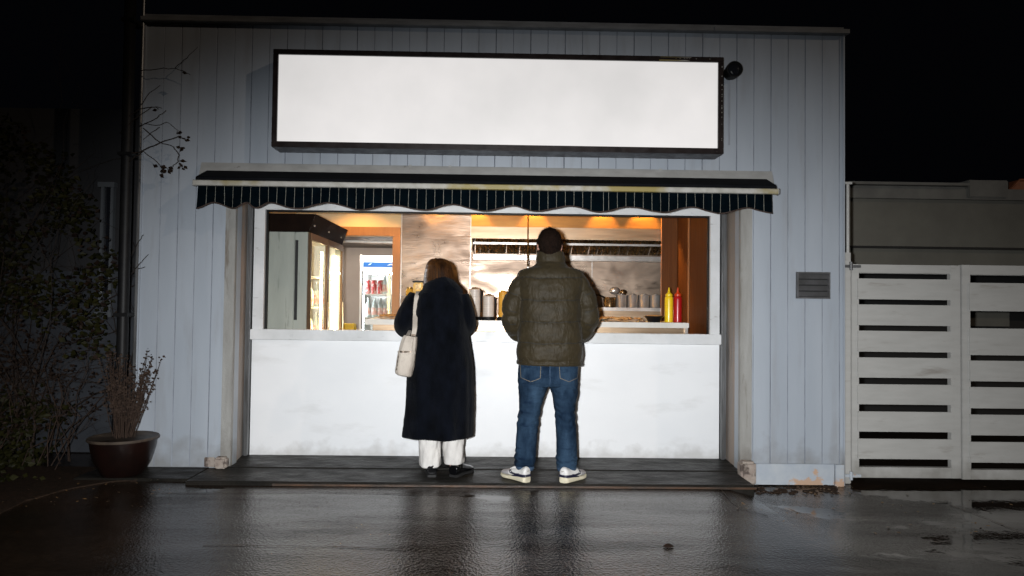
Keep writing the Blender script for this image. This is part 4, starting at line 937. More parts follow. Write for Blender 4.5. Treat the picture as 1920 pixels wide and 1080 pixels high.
gA, x0, x1, z0, z1 = leaf_gate(1597, 1801.5, 1611, 1783, [(512.5, 524), (561, 572.5), (609.5, 621.5), (659, 671.5), (707.5, 721.5), (757.5, 772.5), (808.5, 823.5), (859.5, 876.5)], 496.5, 896.5, 'grey slatted gate leaf with eight gaps next to the kiosk')
gB, y0_, y1_, z2, z3 = leaf_gate(1804.5, 2012, 1820.5, 1994, [(516, 532), (583, 617), (665.5, 677.5), (714.5, 727), (765, 778.5), (815.5, 829.5), (866.5, 881.5)], 498, 900, 'grey slatted gate leaf with one wide gap, cut by the photo\'s right edge')
for zz in (z1 - 0.02, z0 + 0.02):
    b = B(); b.box(x0 - 0.07, x0 + 0.06, GY - 0.03, GY - 0.013, zz - 0.010, zz + 0.012, bev=.003); b.tube([(x0 - 0.02, GY - 0.03, zz - 0.03), (x0 - 0.02, GY - 0.03, zz + 0.035)], 0.012, 10)
    tag(obj('hinge', b, m_vent if zz > 1 else m_peel, gA))
b = B(); x = x0 - 0.03; b.box(x - 0.028, x + 0.022, GY - 0.005, GY + 0.05, -0.06, z1 + 0.09, bev=0.004)
t = thing('gate_post', 'pale steel gate post between the kiosk and the slatted gate', 'post', (x, GY, -0.06)); obj('post', b, m_gate, t)
b = B(); b.tube([(x + 0.01, GY + 0.02, z1 + 0.09), (x + 0.01, GY + 0.02, P(1590, 345, GY).z)], 0.012, 8); b.box(x - 0.02, x + 0.035, GY, GY + .04, P(1590, 345, GY).z, P(1590, 341, GY).z); obj('rod', b, m_gate, t)
y = 1.6
lb = thing('low_garage', 'low olive grey garage with flat parapet behind the slatted gate', 'garage', (P(1800, 700, y).x, y, -0.05))
gx0 = XRr + 0.02; gx1 = gx0 + 5.5
zz = lambda py, yy=y: P(1720, py, yy).z
b = B(); b.box(gx0, gx1, y, y + 0.2, zz(462), zz(374)); b.box(gx0, gx1, y + 0.05, y + 0.2, zz(498), zz(463)); obj('wall', b, m_garage, lb)
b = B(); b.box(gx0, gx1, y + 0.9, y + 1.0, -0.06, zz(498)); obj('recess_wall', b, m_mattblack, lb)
b = B(); b.box(gx0 - .0, gx1, y - 0.05, y + 0.25, zz(374), zz(354)); b.box(gx0, P(1807, 350, y).x, y - 0.10, y + 0.25, zz(350), zz(345)); b.box(gx0, P(1807, 350, y).x, y - .02, y + .2, zz(354), zz(350), 0)
obj('parapet', b, m_garage2, lb)
b = B(); b.box(P(1808, 350, y).x, P(1882, 350, y).x, y - 0.07, y + 0.3, zz(371), zz(338), bev=0.01); obj('parapet_block', b, m_garage2, lb)
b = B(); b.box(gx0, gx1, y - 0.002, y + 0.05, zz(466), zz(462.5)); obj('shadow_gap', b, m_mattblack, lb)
b = B(); b.box(P(1826, 590, y + .8).x, P(1900, 590, y + .8).x, y + 0.86, y + 0.89, P(1860, 612, y + .8).z, P(1860, 585, y + .8).z); obj('shelf_board', b, m_garage, lb)
b = B(); xo = P(1882, 350, y + 0.3).x; b.prism([(xo, zz(372, y + .3)), (xo + 0.03, zz(352, y + .3)), (xo + 0.12, zz(336, y + .3)), (xo + 0.9, zz(330, y + .3)), (xo + 0.9, zz(372, y + .3))], 'y', y + 0.26, y + 0.5)
t = thing('rusty_panel', 'rusty orange sheet rising over the garage parapet at the far right', 'panel', (xo + .4, y + .3, zz(372))); obj('sheet', b, m_orange, t)
b = B(); b.tube([(xo + 0.02, y + 0.25, zz(371, y + .3)), (xo + 0.05, y + 0.25, zz(352, y + .3)), (xo + 0.13, y + 0.25, zz(336, y + .3)), (xo + 0.9, y + 0.25, zz(330, y + .3))], 0.012, 6); obj('edging', b, m_orange, t)

# ------------------------------------------------------------------ neighbour's house at the left
hy = 0.55
nh = thing('neighbour_house', 'dark boarded house behind the climbing plant, with a pale window frame', 'house', (-4.4, hy, 0))
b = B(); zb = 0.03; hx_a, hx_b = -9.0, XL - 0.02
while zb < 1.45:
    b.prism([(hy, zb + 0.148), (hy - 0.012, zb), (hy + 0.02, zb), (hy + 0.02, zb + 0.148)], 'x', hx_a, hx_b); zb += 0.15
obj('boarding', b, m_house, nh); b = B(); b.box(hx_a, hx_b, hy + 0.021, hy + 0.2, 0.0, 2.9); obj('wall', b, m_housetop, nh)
b = B(); a_, c_ = P(190, 500, hy).x, P(212, 500, hy).x; wz1, wz0 = P(190, 352, hy).z, P(190, 585, hy).z
for x in (P(194, 500, hy).x, c_): b.box(x - 0.012, x + 0.012, hy - 0.05, hy + 0.0, wz0, wz1, bev=0.004)
b.box(a_ - 0.02, c_ + 0.02, hy - 0.052, hy - 0.002, wz0 - 0.04, wz0); b.box(a_ - 0.02, c_ + 0.02, hy - 0.052, hy - 0.002, wz1, wz1 + 0.04)
wf = obj('window_frame', b, m_housewin, nh)
b = B(); b.box(a_ + .022, c_ - .022, hy - 0.022, hy - 0.014, wz0, wz1); obj('pane', b, m_darkglass, wf)

# ------------------------------------------------------------------ plants
def leafcloud(b, pts, size, ra, up=0.3):
    for p in pts:
        s = size * ra.uniform(0.6, 1.3); a = ra.uniform(0, 2 * PI)
        d = Vector((math.cos(a), math.sin(a) * 0.8, ra.uniform(-0.9, up))).normalized(); nrm = Vector((ra.uniform(-.6, .6), -1, ra.uniform(-.3, .8))).normalized()
        w_ = d.cross(nrm).normalized() * s * 0.38; fold = nrm * s * 0.12
        b.add([p, p + d * s * 0.45 + w_ + fold, p + d * s, p + d * s * 0.45 - w_ + fold, p + d * s * 0.45], [(0, 1, 4), (1, 2, 4), (2, 3, 4), (3, 0, 4)])
def twig(b, p, d, L, r, ra, depth, tips, bend=0.35, grav=0.0):
    pts = [p.copy()]; rr = [r]; n = 5; q = p.copy(); dd = d.normalized()
    for i in range(n):
        dd = (dd + Vector((ra.uniform(-bend, bend), ra.uniform(-bend, bend) * 0.6, ra.uniform(-bend, bend) - grav))).normalized()
        dd.x = -abs(dd.x) if q.x > -3.05 else dd.x; q = q + dd * L / n; pts.append(q.copy()); rr.append(r * (1 - 0.75 * (i + 1) / n))
        if depth > 0 and i > 0 and ra.random() < 0.75:
            twig(b, q, (dd + Vector((ra.uniform(-1, 1), ra.uniform(-.5, .5), ra.uniform(-.4, 1)))).normalized(), L * ra.uniform(.4, .65), rr[-1] * 0.8, ra, depth - 1, tips, bend, grav)
    b.tube(pts, rr, 5); tips.append(q)
# climbing plant over the neighbour's wall
ra = random.Random(21)
cl = thing('climbing_plant', 'dark leafy climbing plant covering the neighbour\'s wall', 'climbing plant', (-4.0, 0.2, 0.03))
b = B(); tips = []
for k in range(44):
    x = ra.uniform(-5.3, -3.35); twig(b, Vector((x, ra.uniform(0.0, 0.4), 0.05)), Vector((ra.uniform(-.3, .3), 0, 1)), ra.uniform(1.2, 3.0), 0.007, ra, 2, tips, 0.55)
obj('stem', b, m_twig, cl)
lp = []
def dens(x, z): return noise.noise(Vector((x * 2.1, z * 2.1, 3.3))) + 0.5 * noise.noise(Vector((x * 6, z * 6, 1.3)))
while len(lp) < 5200:
    x = ra.uniform(-5.8, -3.05); z = ra.uniform(0.15, 2.75)
    top = interp([(-5.8, 1.9), (-4.6, 2.3), (-3.9, 2.75), (-3.5, 2.5), (-3.2, 2.0), (-3.0, 1.5)], x)
    if z > top: continue
    lowthin = 0.30 if 0.5 < z < 1.25 else 0.0
    if dens(x, z) - lowthin - 0.10 > ra.uniform(-0.30, 0.40): lp.append(Vector((x, 0.28 + ra.uniform(-0.32, 0.15) - (0.12 if dens(x, z) > 0.2 else 0), z)))
b = B(); leafcloud(b, lp[:4300], 0.048, ra); obj('foliage', b, m_leaf, cl)
b = B(); leafcloud(b, lp[4300:], 0.044, ra); obj('withered_foliage', b, m_leafdark, cl)
# the twigs reaching across the kiosk's wall
b = B(); lv = []
def branch(seq, r, y0=-0.12, dy=-0.02):
    b = B()
    pts = [Vector(P(a, c, y0 + dy * i)) for i, (a, c) in enumerate(seq)]; out = []
    for i in range(len(pts) - 1):
        for k in range(4):
            t = k / 4; q = pts[i].lerp(pts[i + 1], t) + Vector((ra.uniform(-.004, .004), 0, ra.uniform(-.004, .004))); out.append(q)
    out.append(pts[-1]); b.tube(out, [r * (1 - 0.6 * i / len(out)) for i in range(len(out))], 5); obj('branch', b, m_twig, br, True)
br = thing('bare_branch', 'bare branches with a few leaves reaching over the kiosk\'s left boards', 'branch', P(250, 240, -0.1))
branch([(228, 290), (262, 285), (300, 268), (335, 255), (348, 262)], 0.006); branch([(232, 225), (262, 205), (290, 200), (303, 203)], 0.005)
branch([(262, 238), (288, 225), (311, 207)], 0.004); branch([(240, 305), (268, 284), (290, 300), (307, 320)], 0.004)
branch([(268, 240), (300, 268), (325, 275), (335, 290), (333, 303), (318, 318)], 0.004); branch([(262, 133), (300, 128), (330, 129), (346, 134), (357, 141)], 0.0035, -0.08, 0.0)
branch([(328, 128), (350, 108), (371, 88)], 0.0028, -0.08, 0); branch([(262, 200), (280, 175), (300, 160)], 0.003); branch([(270, 232), (300, 235), (312, 228), (335, 245)], 0.003)
branch([(245, 480), (258, 455), (269, 440)], 0.003); branch([(245, 515), (262, 495), (278, 477)], 0.003); branch([(258, 505), (272, 500)], 0.003)
branch([(225, 250), (262, 215), (285, 200)], 0.004); branch([(300, 238), (282, 250), (268, 262)], 0.003)
b2_ = B(); pts = []
for (a, c, n) in ((306, 320, 5), (311, 316, 5), (303, 330, 3), (319, 318, 4), (342, 276, 4), (337, 252, 4), (346, 260, 3), (286, 308, 2), (341, 305, 3), (343, 314, 3), (348, 138, 2), (300, 203, 2)):
    for i in range(n): pts.append(Vector(P(a + ra.uniform(-5, 5), c + ra.uniform(-4, 4), -0.16)))
leafcloud(b2_, pts, 0.038, ra); obj('foliage', b2_, m_leafdark, br)
# leafless shrub between the climber and the pot
sh = thing('bare_shrub', 'leafless tangled shrub between the climbing plant and the flowerpot', 'shrub', (-3.5, 0.0, 0.03))
b = B(); tips = []
for k in range(46):
    x = ra.uniform(-4.4, -3.25); twig(b, Vector((x, ra.uniform(-0.15, 0.2), 0.04)), Vector((ra.uniform(-.35, .35), ra.uniform(-.1, .1), 1)), ra.uniform(0.6, 1.1), 0.0045, ra, 2, tips, 0.6)
obj('stem', b, m_heather, sh)
b = B(); leafcloud(b, [t + Vector((ra.uniform(-.03, .03), 0, ra.uniform(-.03, .03))) for t in tips for _ in (0, 1)], 0.028, ra); obj('foliage', b, m_leafdark, sh)
# low ground cover
lp = []
while len(lp) < 5200:
    x = ra.uniform(-6.5, -3.0); y = ra.uniform(-1.6, 0.25)
    q = P(100, 900, 0)
    ylim = interp([(-6.5, -1.7), (-4.4, -0.85), (-3.8, -0.50), (-3.35, -0.40), (-3.0, -0.3)], x)
    if y < ylim + 0.03 - 0.10 * ra.random(): continue
    h = 0.05 + 0.20 * max(0, noise.noise(Vector((x * 2.5, y * 2.5, 9))) + 0.4) * min(1, (y - ylim) / 0.25)
    if x > -3.45 and y > -0.37: continue
    lp.append(Vector((x, y, ra.uniform(0.035, h + 0.03))))
b = B(); leafcloud(b, lp, 0.046, ra, 0.8)
tag(obj('ground_cover', b, m_leaf), 'low leafy ground cover in the bed left of the flowerpot', 'ground cover', kind='stuff')
# flowerpot with dry heather
pc = G(229, 889, 0.042); pxc = pc.x + 0.0; pyc = -0.235
pzr = P(229, 818, pyc).z; rr_ = (P(290, 820, pyc).x - P(167, 820, pyc).x) / 2
pt = thing('potted_plant', 'large dark red glazed flowerpot with dry upright heather', 'potted plant', (pxc, pyc, 0.042))
hh = pzr - 0.042
b = B(); b.lathe((pxc, pyc, 0.0425), [(rr_ * 0.55, 0), (rr_ * 0.60, 0.01), (rr_ * 0.78, hh * 0.35), (rr_ * 0.90, hh * 0.72), (rr_ * 0.93, hh * 0.93), (rr_ * 0.86, hh * 0.93), (rr_ * 0.8, hh * 0.8)], 40); obj('pot', b, m_pot, pt, 'angle')
b = B(); b.lathe((pxc, pyc, 0.0425), [(rr_ * 0.87, hh * 0.935), (rr_ * 0.99, hh * 0.935), (rr_ * 1.0, hh * 0.97), (rr_ * 0.98, hh), (rr_ * 0.90, hh), (rr_ * 0.87, hh * 0.98)], 40); obj('rim', b, m_potrim, pt, 'angle')
b = B(); b.lathe((pxc, pyc, 0.0425), [(rr_ * 0.82, hh * 0.82), (rr_ * 0.85, hh * 0.86), (rr_ * 0.4, hh * 0.90), (0.01, hh * 0.91)], 30); obj('soil', b, m_soil, pt, True)
b = B(); fl_ = []
for k in range(64):
    a = ra.uniform(0, 2 * PI); r0 = rr_ * 0.28 * ra.random(); base = Vector((pxc + r0 * math.cos(a), pyc + r0 * math.sin(a), pzr - 0.04))
    H = ra.uniform(0.32, 0.66); lean = ra.uniform(0.05, 0.36); d = Vector((math.cos(a) * lean, math.sin(a) * lean * .8, 1)).normalized()
    p0 = base; pts = [p0]
    for i in range(6):
        d = (d + Vector((ra.uniform(-.07, .07), ra.uniform(-.07, .07), 0.05))).normalized(); pts.append(pts[-1] + d * H / 6)
        if i > 1:
            for _ in range(5): fl_.append(pts[-1] + Vector((ra.uniform(-.014, .014), ra.uniform(-.014, .014), ra.uniform(-.05, .03))))
    b.tube(pts, [0.0035 * (1 - .1 * i) for i in range(7)], 4)
obj('stem', b, m_heather, pt)
b = B(); leafcloud(b, fl_, 0.020, ra, 1.0); obj('dry_flower', b, m_heather, pt)

# debris and small things on the ground
b = B(); pts = []
for k in range(190):
    g = G(ra.uniform(1420, 1600), ra.uniform(909, 926), -0.05); pts.append(Vector((g.x, g.y, gz(g.x, g.y) + ra.uniform(0.003, 0.012))))
for k in range(40):
    g = G(ra.uniform(0, 320), ra.uniform(900, 960), 0.02); pts.append(Vector((g.x, g.y, 0.04)))
for k in range(60):
    g = G(ra.uniform(1380, 1900), ra.uniform(905, 1000), -0.04); pts.append(Vector((g.x, g.y, gz(g.x, g.y) + 0.006)))
for p in pts:
    s = ra.uniform(0.006, 0.018); a = ra.uniform(0, 2 * PI); d = Vector((math.cos(a), math.sin(a), ra.uniform(-.1, .2))) * s; e = Vector((-math.sin(a), math.cos(a), 0)) * s * .45
    b.add([p - d, p + e + Vector((0, 0, s * .15)), p + d, p - e], [(0, 1, 2, 3)])
tag(obj('fallen_leaves', b, [m_deadleaf]), 'small fallen leaves littering the foot of the walls', 'leaves', kind='stuff')
b = B(); ra = random.Random(5)
for k in range(60):
    g = G(ra.uniform(1415, 1570), ra.uniform(908, 922), -0.05); s = ra.uniform(0.01, 0.035)
    b.ball((g.x, g.y, gz(g.x, g.y)), (s, s * .8, s * .45), 7)
tag(obj('gravel', b, m_soil), 'dark wet rubble below the peeling skirting', 'rubble', kind='stuff')
g = G(1253, 1034, 0.0); gzz = gz(g.x, g.y)
v = []; f = []
for i in range(7):
    t = i / 6; wq = 0.018 * math.sin(PI * t) + 0.001; x = g.x - 0.030 + 0.060 * t
    v += [(x, g.y - wq, gzz + 0.004), (x, g.y, gzz + 0.016 * math.sin(PI * t) + 0.005), (x, g.y + wq, gzz + 0.004)]
for i in range(6):
    for j in range(2): a = i * 3 + j; f.append((a, a + 1, a + 4, a + 3))
tag(mesh('dead_leaf', v, f, m_leafdark, None, None, True), 'single curled brown leaf on the wet ground in the foreground', 'leaf')
# cracks in the asphalt
m_crack = M('damp_crack_dirt', (0.010, 0.008, 0.006), (0.05, 0.025, 0.01), 3, rough=0.7, contrast=(0.45, 0.6))
b = B()
for seq in ([(1348, 922), (1372, 948), (1392, 962), (1440, 975)], [(1430, 915), (1470, 938), (1500, 952)], [(1780, 930), (1850, 955), (1930, 990)], [(300, 932), (600, 930), (900, 936)], [(380, 1031), (640, 1034), (760, 1040)]):
    pr = [G(a, c, 0.0) for a, c in seq]; pr2 = []
    for a, c in zip(pr, pr[1:]):
        for k in range(8): q = a.lerp(c, k / 8); pr2.append(q + Vector((ra.uniform(-.008, .008), ra.uniform(-.008, .008), 0)))
    pr2.append(pr[-1])
    v = []; f = []
    for i, q in enumerate(pr2):
        w_ = ra.uniform(0.0025, 0.006); z_ = gz(q.x, q.y) + 0.004
        v += [(q.x - w_ * .5, q.y - w_, z_), (q.x + w_ * .5, q.y + w_, z_)]
    for i in range(len(pr2) - 1): f.append((2 * i, 2 * i + 1, 2 * i + 3, 2 * i + 2))
    b.add(v, f)
tag(obj('road_cracks', b, m_crack), 'fine cracks in the wet asphalt', kind='structure')

# ------------------------------------------------------------------ people
def remesh(b, voxel, smooth_it=4, fac=0.5):
    me = bpy.data.meshes.new('tmp'); me.from_pydata([tuple(v) for v in b.v], [], [tuple(f) for f in b.f]); me.update()
    import bmesh
    bm = bmesh.new(); bm.from_mesh(me); bmesh.ops.recalc_face_normals(bm, faces=bm.faces[:]); bm.to_mesh(me); bm.free()
    o = bpy.data.objects.new('tmp', me); C.objects.link(o)
    r = o.modifiers.new('r', 'REMESH'); r.mode = 'VOXEL'; r.voxel_size = voxel
    if smooth_it: s = o.modifiers.new('s', 'SMOOTH'); s.factor = fac; s.iterations = smooth_it
    dg = bpy.context.evaluated_depsgraph_get(); ev = o.evaluated_get(dg); m2 = bpy.data.meshes.new_from_object(ev)
    vs = [v.co.copy() for v in m2.vertices]; fs = [list(p.vertices) for p in m2.polygons]; ns_ = [v.normal.copy() for v in m2.vertices]
    bpy.data.objects.remove(o); bpy.data.meshes.remove(me); bpy.data.meshes.remove(m2)
    return vs, fs, ns_
def sring(cx, cy_, z, a, bb, n=40, e=2.3, fn=None, tilt=0.0):
    out = []
    for k in range(n):
        t = 2 * PI * k / n; c, s = math.cos(t), math.sin(t)
        x = math.copysign(abs(c) ** (2 / e), c) * a; y = math.copysign(abs(s) ** (2 / e), s) * bb
        q = 1 + (fn(t) if fn else 0); out.append(Vector((cx + x * q, cy_ + y * q, z + tilt * x)))
    return out
def smoothpath(pts, sub=6):
    pts = [Vector(p) for p in pts]; out = []
    for i in range(len(pts) - 1):
        p0 = pts[max(i - 1, 0)]; p1 = pts[i]; p2 = pts[i + 1]; p3 = pts[min(i + 2, len(pts) - 1)]
        for k in range(sub):
            t = k / sub; out.append(0.5 * ((2 * p1) + (p2 - p0) * t + (2 * p0 - 5 * p1 + 4 * p2 - p3) * t * t + (3 * p1 - p0 - 3 * p2 + p3) * t ** 3))
    out.append(pts[-1]); return out
def smoothvals(vals, sub=6):
    return [p.x for p in smoothpath([Vector((v, 0, 0)) for v in vals], sub)]

def make_head(b, c, s=1.0, pitch=0.0):
    """head centre c, facing +y; skull, jaw, nose, brow, sockets, ears, in one surface"""
    v = []; f = []; nu, nv = 36, 26
    for j in range(nv):
        th = PI * (j + 0.5) / nv
        for i in range(nu):
            ph = 2 * PI * i / nu; d = Vector((math.sin(th) * math.cos(ph), math.sin(th) * math.sin(ph), math.cos(th)))
            x, y, z = d.x * 0.076, d.y * 0.097, d.z * 0.118
            if d.z < 0: k = 1 + d.z * 0.30; x *= k; y = y * (1 + d.z * 0.12) + (-d.z) * 0.012
            if d.y > 0.3:
                g = math.exp(-(d.x / 0.10) ** 2)
                y += 0.024 * g * math.exp(-((d.z + 0.12) / 0.13) ** 2)                  # nose
                y += 0.004 * math.exp(-((d.z - 0.20) / 0.10) ** 2)                      # brow
                for sx in (-1, 1): y -= 0.010 * math.exp(-(((d.x - sx * 0.38) / 0.17) ** 2 + ((d.z - 0.04) / 0.12) ** 2))
                y += 0.006 * math.exp(-((d.z + 0.45) / 0.07) ** 2 - (d.x / 0.3) ** 2) - 0.005 * math.exp(-((d.z + 0.52) / 0.03) ** 2 - (d.x / 0.3) ** 2)
                y += 0.009 * math.exp(-((d.z + 0.85) / 0.14) ** 2 - (d.x / 0.3) ** 2)
            p = Vector((x, y, z)) * s; cp, sp_ = math.cos(pitch), math.sin(pitch)
            p = Vector((p.x, p.y * cp + p.z * sp_, -p.y * sp_ + p.z * cp)); v.append(c + p)
    for j in range(nv - 1):
        for i in range(nu): f.append((j * nu + i, (j + 1) * nu + i, (j + 1) * nu + (i + 1) % nu, j * nu + (i + 1) % nu))
    f.append(list(range(nu))); f.append([(nv - 1) * nu + k for k in range(nu - 1, -1, -1)])
    b.add(v, f)
    for sx in (-1, 1): b.ball(c + Vector((sx * 0.084, -0.004, -0.010)) * s, (0.012 * s, 0.021 * s, 0.032 * s), 12)
def make_hand(b, w, d, side, s=1.0):
    """hand at wrist w, palm pointing along d, fingers curled; thumb on the inner side"""
    d = d.normalized(); up = Vector((0, 0, 1)); lat = d.cross(up).normalized() * side; nrm = lat.cross(d).normalized()
    if nrm.z > 0: nrm = -nrm
    b.tube([w - d * 0.02, w + d * 0.03 * s, w + d * 0.085 * s], [0.026 * s, 0.034 * s, 0.036 * s], 12)
    for k, L in enumerate((0.070, 0.078, 0.073, 0.058)):
        o = lat * (0.033 - 0.022 * k) * s; p0 = w + d * 0.078 * s + o; p1 = p0 + d * L * .45 * s + nrm * .008; p2 = p1 + (d * .55 + nrm * .8).normalized() * L * .35 * s; p3 = p2 + (d * .1 + nrm).normalized() * L * .28 * s
        b.tube([p0, p1, p2, p3], [.0095 * s, .009 * s, .0082 * s, .007 * s], 8)
    p0 = w + d * 0.03 * s + lat * 0.030 * s; p1 = p0 + (lat * .8 + d * .7).normalized() * .038 * s; p2 = p1 + (d + nrm * .4 + lat * .1).normalized() * .032 * s
    b.tube([p0, p1, p2], [.0125 * s, .011 * s, .009 * s], 8)
def make_body(root, xc, yb, zf_, H, headc, hs, pitch, arms, hips, ankles, mat):
    b = B(); make_head(b, headc, hs, pitch)
    zsh = zf_ + H * 0.80; zh = zf_ + H * 0.50
    neck = [headc + Vector((0, -0.015, -0.05)), headc + Vector((0, -0.03, -0.12)), Vector((xc, yb, zsh + 0.03))]
    b.tube(neck, [0.052, 0.054, 0.062], 14)
    rg_ = [(zsh + 0.05, .07, .06), (zsh, .17, .09), (zsh - .10, .18, .11), (zsh - .25, .15, .10), (zh + .12, .14, .10), (zh + 0.02, .165, .11), (zh - .05, .16, .11), (zh - 0.10, 0.12, 0.09)]
    b.loft([sring(xc, yb, z, a * H / 1.8, c * H / 1.8, 24, 2.4) for z, a, c in rg_])
    for sx, ank in zip((-1, 1), ankles):
        hp = Vector((xc + sx * hips, yb, zh)); kn_ = hp.lerp(ank, 0.5) + Vector((0, 0.03, 0))
        b.tube(smoothpath([hp, kn_, ank], 5), smoothvals([.078, .054, .038], 5), 12)
        b.tube([ank + Vector((0, 0, 0)), ank + Vector((0, .02, -.03)), ank + Vector((sx * .01, .05, -.055))], [.032, .028, .018], 10)
    for (sh_, el, wr), side in zip(arms, (-1, 1)):
        b.tube(smoothpath([sh_, el, wr], 6), smoothvals([.046, .040, .027], 6), 12); make_hand(b, wr, (wr - el), -side, 1.0)
    vs, fs, _ = remesh(b, 0.0065, 2)
    body = mesh('body', vs, fs, mat, None, root, True)
    for sx in (-1, 1):
        e = B(); e.ball(headc + Vector((sx * 0.029, 0.083, 0.004)) * hs, 0.012 * hs, 10); obj('eye', e, m_eye, root, True)
    return body

def decal(name, bvh, outline, mat, parent, off=0.004, th=0.0, d=Vector((0, 1, 0)), start=2.0, grid=0.006, rot=None):
    """a patch of material laid on a surface: outline = list of world (x, z) points, projected along d"""
    xs_ = [p[0] for p in outline]; zs_ = [p[1] for p in outline]
    def inside(x, z):
        c = False; n = len(outline); j = n - 1
        for i in range(n):
            xi, zi = outline[i]; xj, zj = outline[j]
            if (zi > z) != (zj > z) and x < (xj - xi) * (z - zi) / (zj - zi) + xi: c = not c
            j = i
        return c
    nx = max(1, int((max(xs_) - min(xs_)) / grid)) + 1; nz = max(1, int((max(zs_) - min(zs_)) / grid)) + 1
    idx = {}; v = []; f = []
    def vert(i, j):
        if (i, j) in idx: return idx[(i, j)]
        x = min(xs_) + i * grid; z = min(zs_) + j * grid
        h = bvh.ray_cast(Vector((x, 0, z)) - d * start, d)
        if h[0] is None: idx[(i, j)] = None; return None
        idx[(i, j)] = len(v); v.append(h[0] + h[1].normalized() * off if h[1].dot(d) < 0 else h[0] - h[1].normalized() * off); return idx[(i, j)]
    for i in range(nx):
        for j in range(nz):
            if inside(min(xs_) + (i + .5) * grid, min(zs_) + (j + .5) * grid):
                q = [vert(i, j), vert(i + 1, j), vert(i + 1, j + 1), vert(i, j + 1)]
                if None not in q and max((v[a] - v[q[0]]).length for a in q) < grid * 4: f.append(q)
    if f: return mesh(name, v, f, mat, None, parent, True)

# ---- man -----------------------------------------------------------------
MY = -0.30
def mx(zx, zy, Y=MY): return P(920 + zx / 2.118, 410 + zy / 2.118, Y)
zF = 0.05
mc = mx(232, 500).x
man = thing('person', 'man in olive puffer jacket, blue jeans and white trainers, seen from behind', 'person', (mc, MY, zF))
headM = mx(235, 106) + Vector((0, 0.02, 0.0))
# jacket
b = B()
TZ = [(178, 182, 296, .085), (190, 172, 306, .095), (196, 156, 326, .105), (203, 126, 352, .115), (211, 112, 366, .122), (224, 104, 372, .132), (245, 102, 372, .142), (290, 106, 366, .155), (330, 110, 360, .160), (400, 112, 358, .162), (470, 106, 364, .162), (520, 102, 367, .162), (560, 102, 366, .158), (572, 104, 362, .150), (578, 106, 358, .146)]
seams = [238, 326, 410, 492, 563, 590]
def puffz(zy):
    for a, c in zip([150] + seams, seams):
        if a <= zy <= c:
            t = (zy - a) / (c - a); return (max(0.0, 4 * t * (1 - t))) ** 0.34
    return 0
rings = []
for i in range(150):
    zy = 178 + (578 - 178) * i / 149
    l = interp([(r[0], r[1]) for r in TZ], zy); r_ = interp([(r[0], r[2]) for r in TZ], zy); dp = interp([(r[0], r[3]) for r in TZ], zy)
    p0, p1 = mx(l, zy), mx(r_, zy)
    a = (p1.x - p0.x) / 2; ring = []
    base = sring((p0.x + p1.x) / 2, MY, (p0.z + p1.z) / 2, a, dp, 72, 2.35)
    for k, q in enumerate(base):
        t = 2 * PI * k / 72
        zz_ = zy + 6 * noise.noise(Vector((math.cos(t) * 2.5, math.sin(t) * 2.5, 5))) + 2.5 * noise.noise(Vector((math.cos(t) * 9, math.sin(t) * 9, zy * .02)))
        pf_ = (puffz(zz_) - 1) * 0.021
        dv = Vector((q.x - (p0.x + p1.x) / 2, q.y - MY, 0)).normalized(); ring.append(q + dv * pf_)
    rings.append(ring)
b.loft(rings[::-1])
# collar
cr = []
for zy, l, r_, dp in ((200, 168, 310, .095), (188, 178, 300, .086), (180, 180, 298, .082), (160, 181, 295, .079), (145, 183, 292, .077), (134, 186, 290, .074), (131, 191, 286, .070)):
    p0, p1 = mx(l, zy), mx(r_, zy); pf_ = .0 if zy not in (180,) else -.006
    cr.append(sring((p0.x + p1.x) / 2, MY + 0.005, (p0.z + p1.z) / 2, (p1.x - p0.x) / 2 + pf_, dp + pf_, 40, 2.1))
b.loft(cr)
arms_m = []
for side, pathz in ((-1, [(140, 244, 0.00), (108, 288, -0.005), (88, 345, -0.005), (88, 400, 0.02), (104, 442, 0.09), (130, 462, 0.17)]), (1, [(340, 244, 0.0), (368, 290, -0.005), (384, 345, -0.005), (386, 400, 0.015), (370, 445, 0.08), (345, 468, 0.17)])):
    ctrl = [mx(a, c) + Vector((0, dy, 0)) for a, c, dy in pathz]; pa = smoothpath(ctrl, 14); rd = smoothvals([.066, .074, .077, .080, .078, .066], 14)
    L = 0; rad = []
    for i, p in enumerate(pa):
        if i: L += (p - pa[i - 1]).length
        t = ((L + .05 * (side > 0)) % 0.135) / 0.135; rad.append(rd[i] + ((max(0, 4 * t * (1 - t))) ** 0.34 - 1) * 0.019)
    b.tube(pa, rad, 28); arms_m.append((ctrl[0] + Vector((-side * .02, 0, -0.03)), ctrl[3], ctrl[5] + Vector((-side * 0.03, 0.06, -.0))))
vs, fs, ns_ = remesh(b, 0.0070, 2, 0.5)
def crumple(vs, ns_, amp, s1, seamf=None):
    out = []
    for v, n in zip(vs, ns_):
        k = noise.noise(Vector((v.x * s1 * 1.3, v.y * s1 * 1.3, v.z * s1 * 0.6))) * amp
        k += noise.noise(Vector((v.x * s1 * 2.9 + 4, v.y * s1 * 2.9, v.z * s1 * 1.1))) * amp * .5
        rid = 1 - abs(noise.noise(Vector((v.x * s1 * 1.6 + v.z * s1 * .7, v.y * s1, v.z * s1 * 1.0 + 7)))) * 2
        k += max(0, rid) ** 3 * amp * 0.6
        out.append(v + n * k)
    return out
vs = crumple(vs, ns_, 0.0028, 11)
def crinkle(vs, ns_):
    out = []
    for v, n in zip(vs, ns_):
        zy = (mx(232, 410).z - v.z) / (4.97 / 1300 / 2.118) + 410
        g = max(math.exp(-((zy - c) / 16.0) ** 2) for c in seams)
        k = (1 - abs(noise.noise(Vector((v.x * 34 + v.z * 10, v.y * 20, v.z * 11)))) * 2.4) * 0.0042 * g
        k += (1 - abs(noise.noise(Vector((v.x * 15 - v.z * 12, v.y * 12, v.z * 19 + 3)))) * 2.4) * 0.0016
        out.append(v + n * k)
    return out
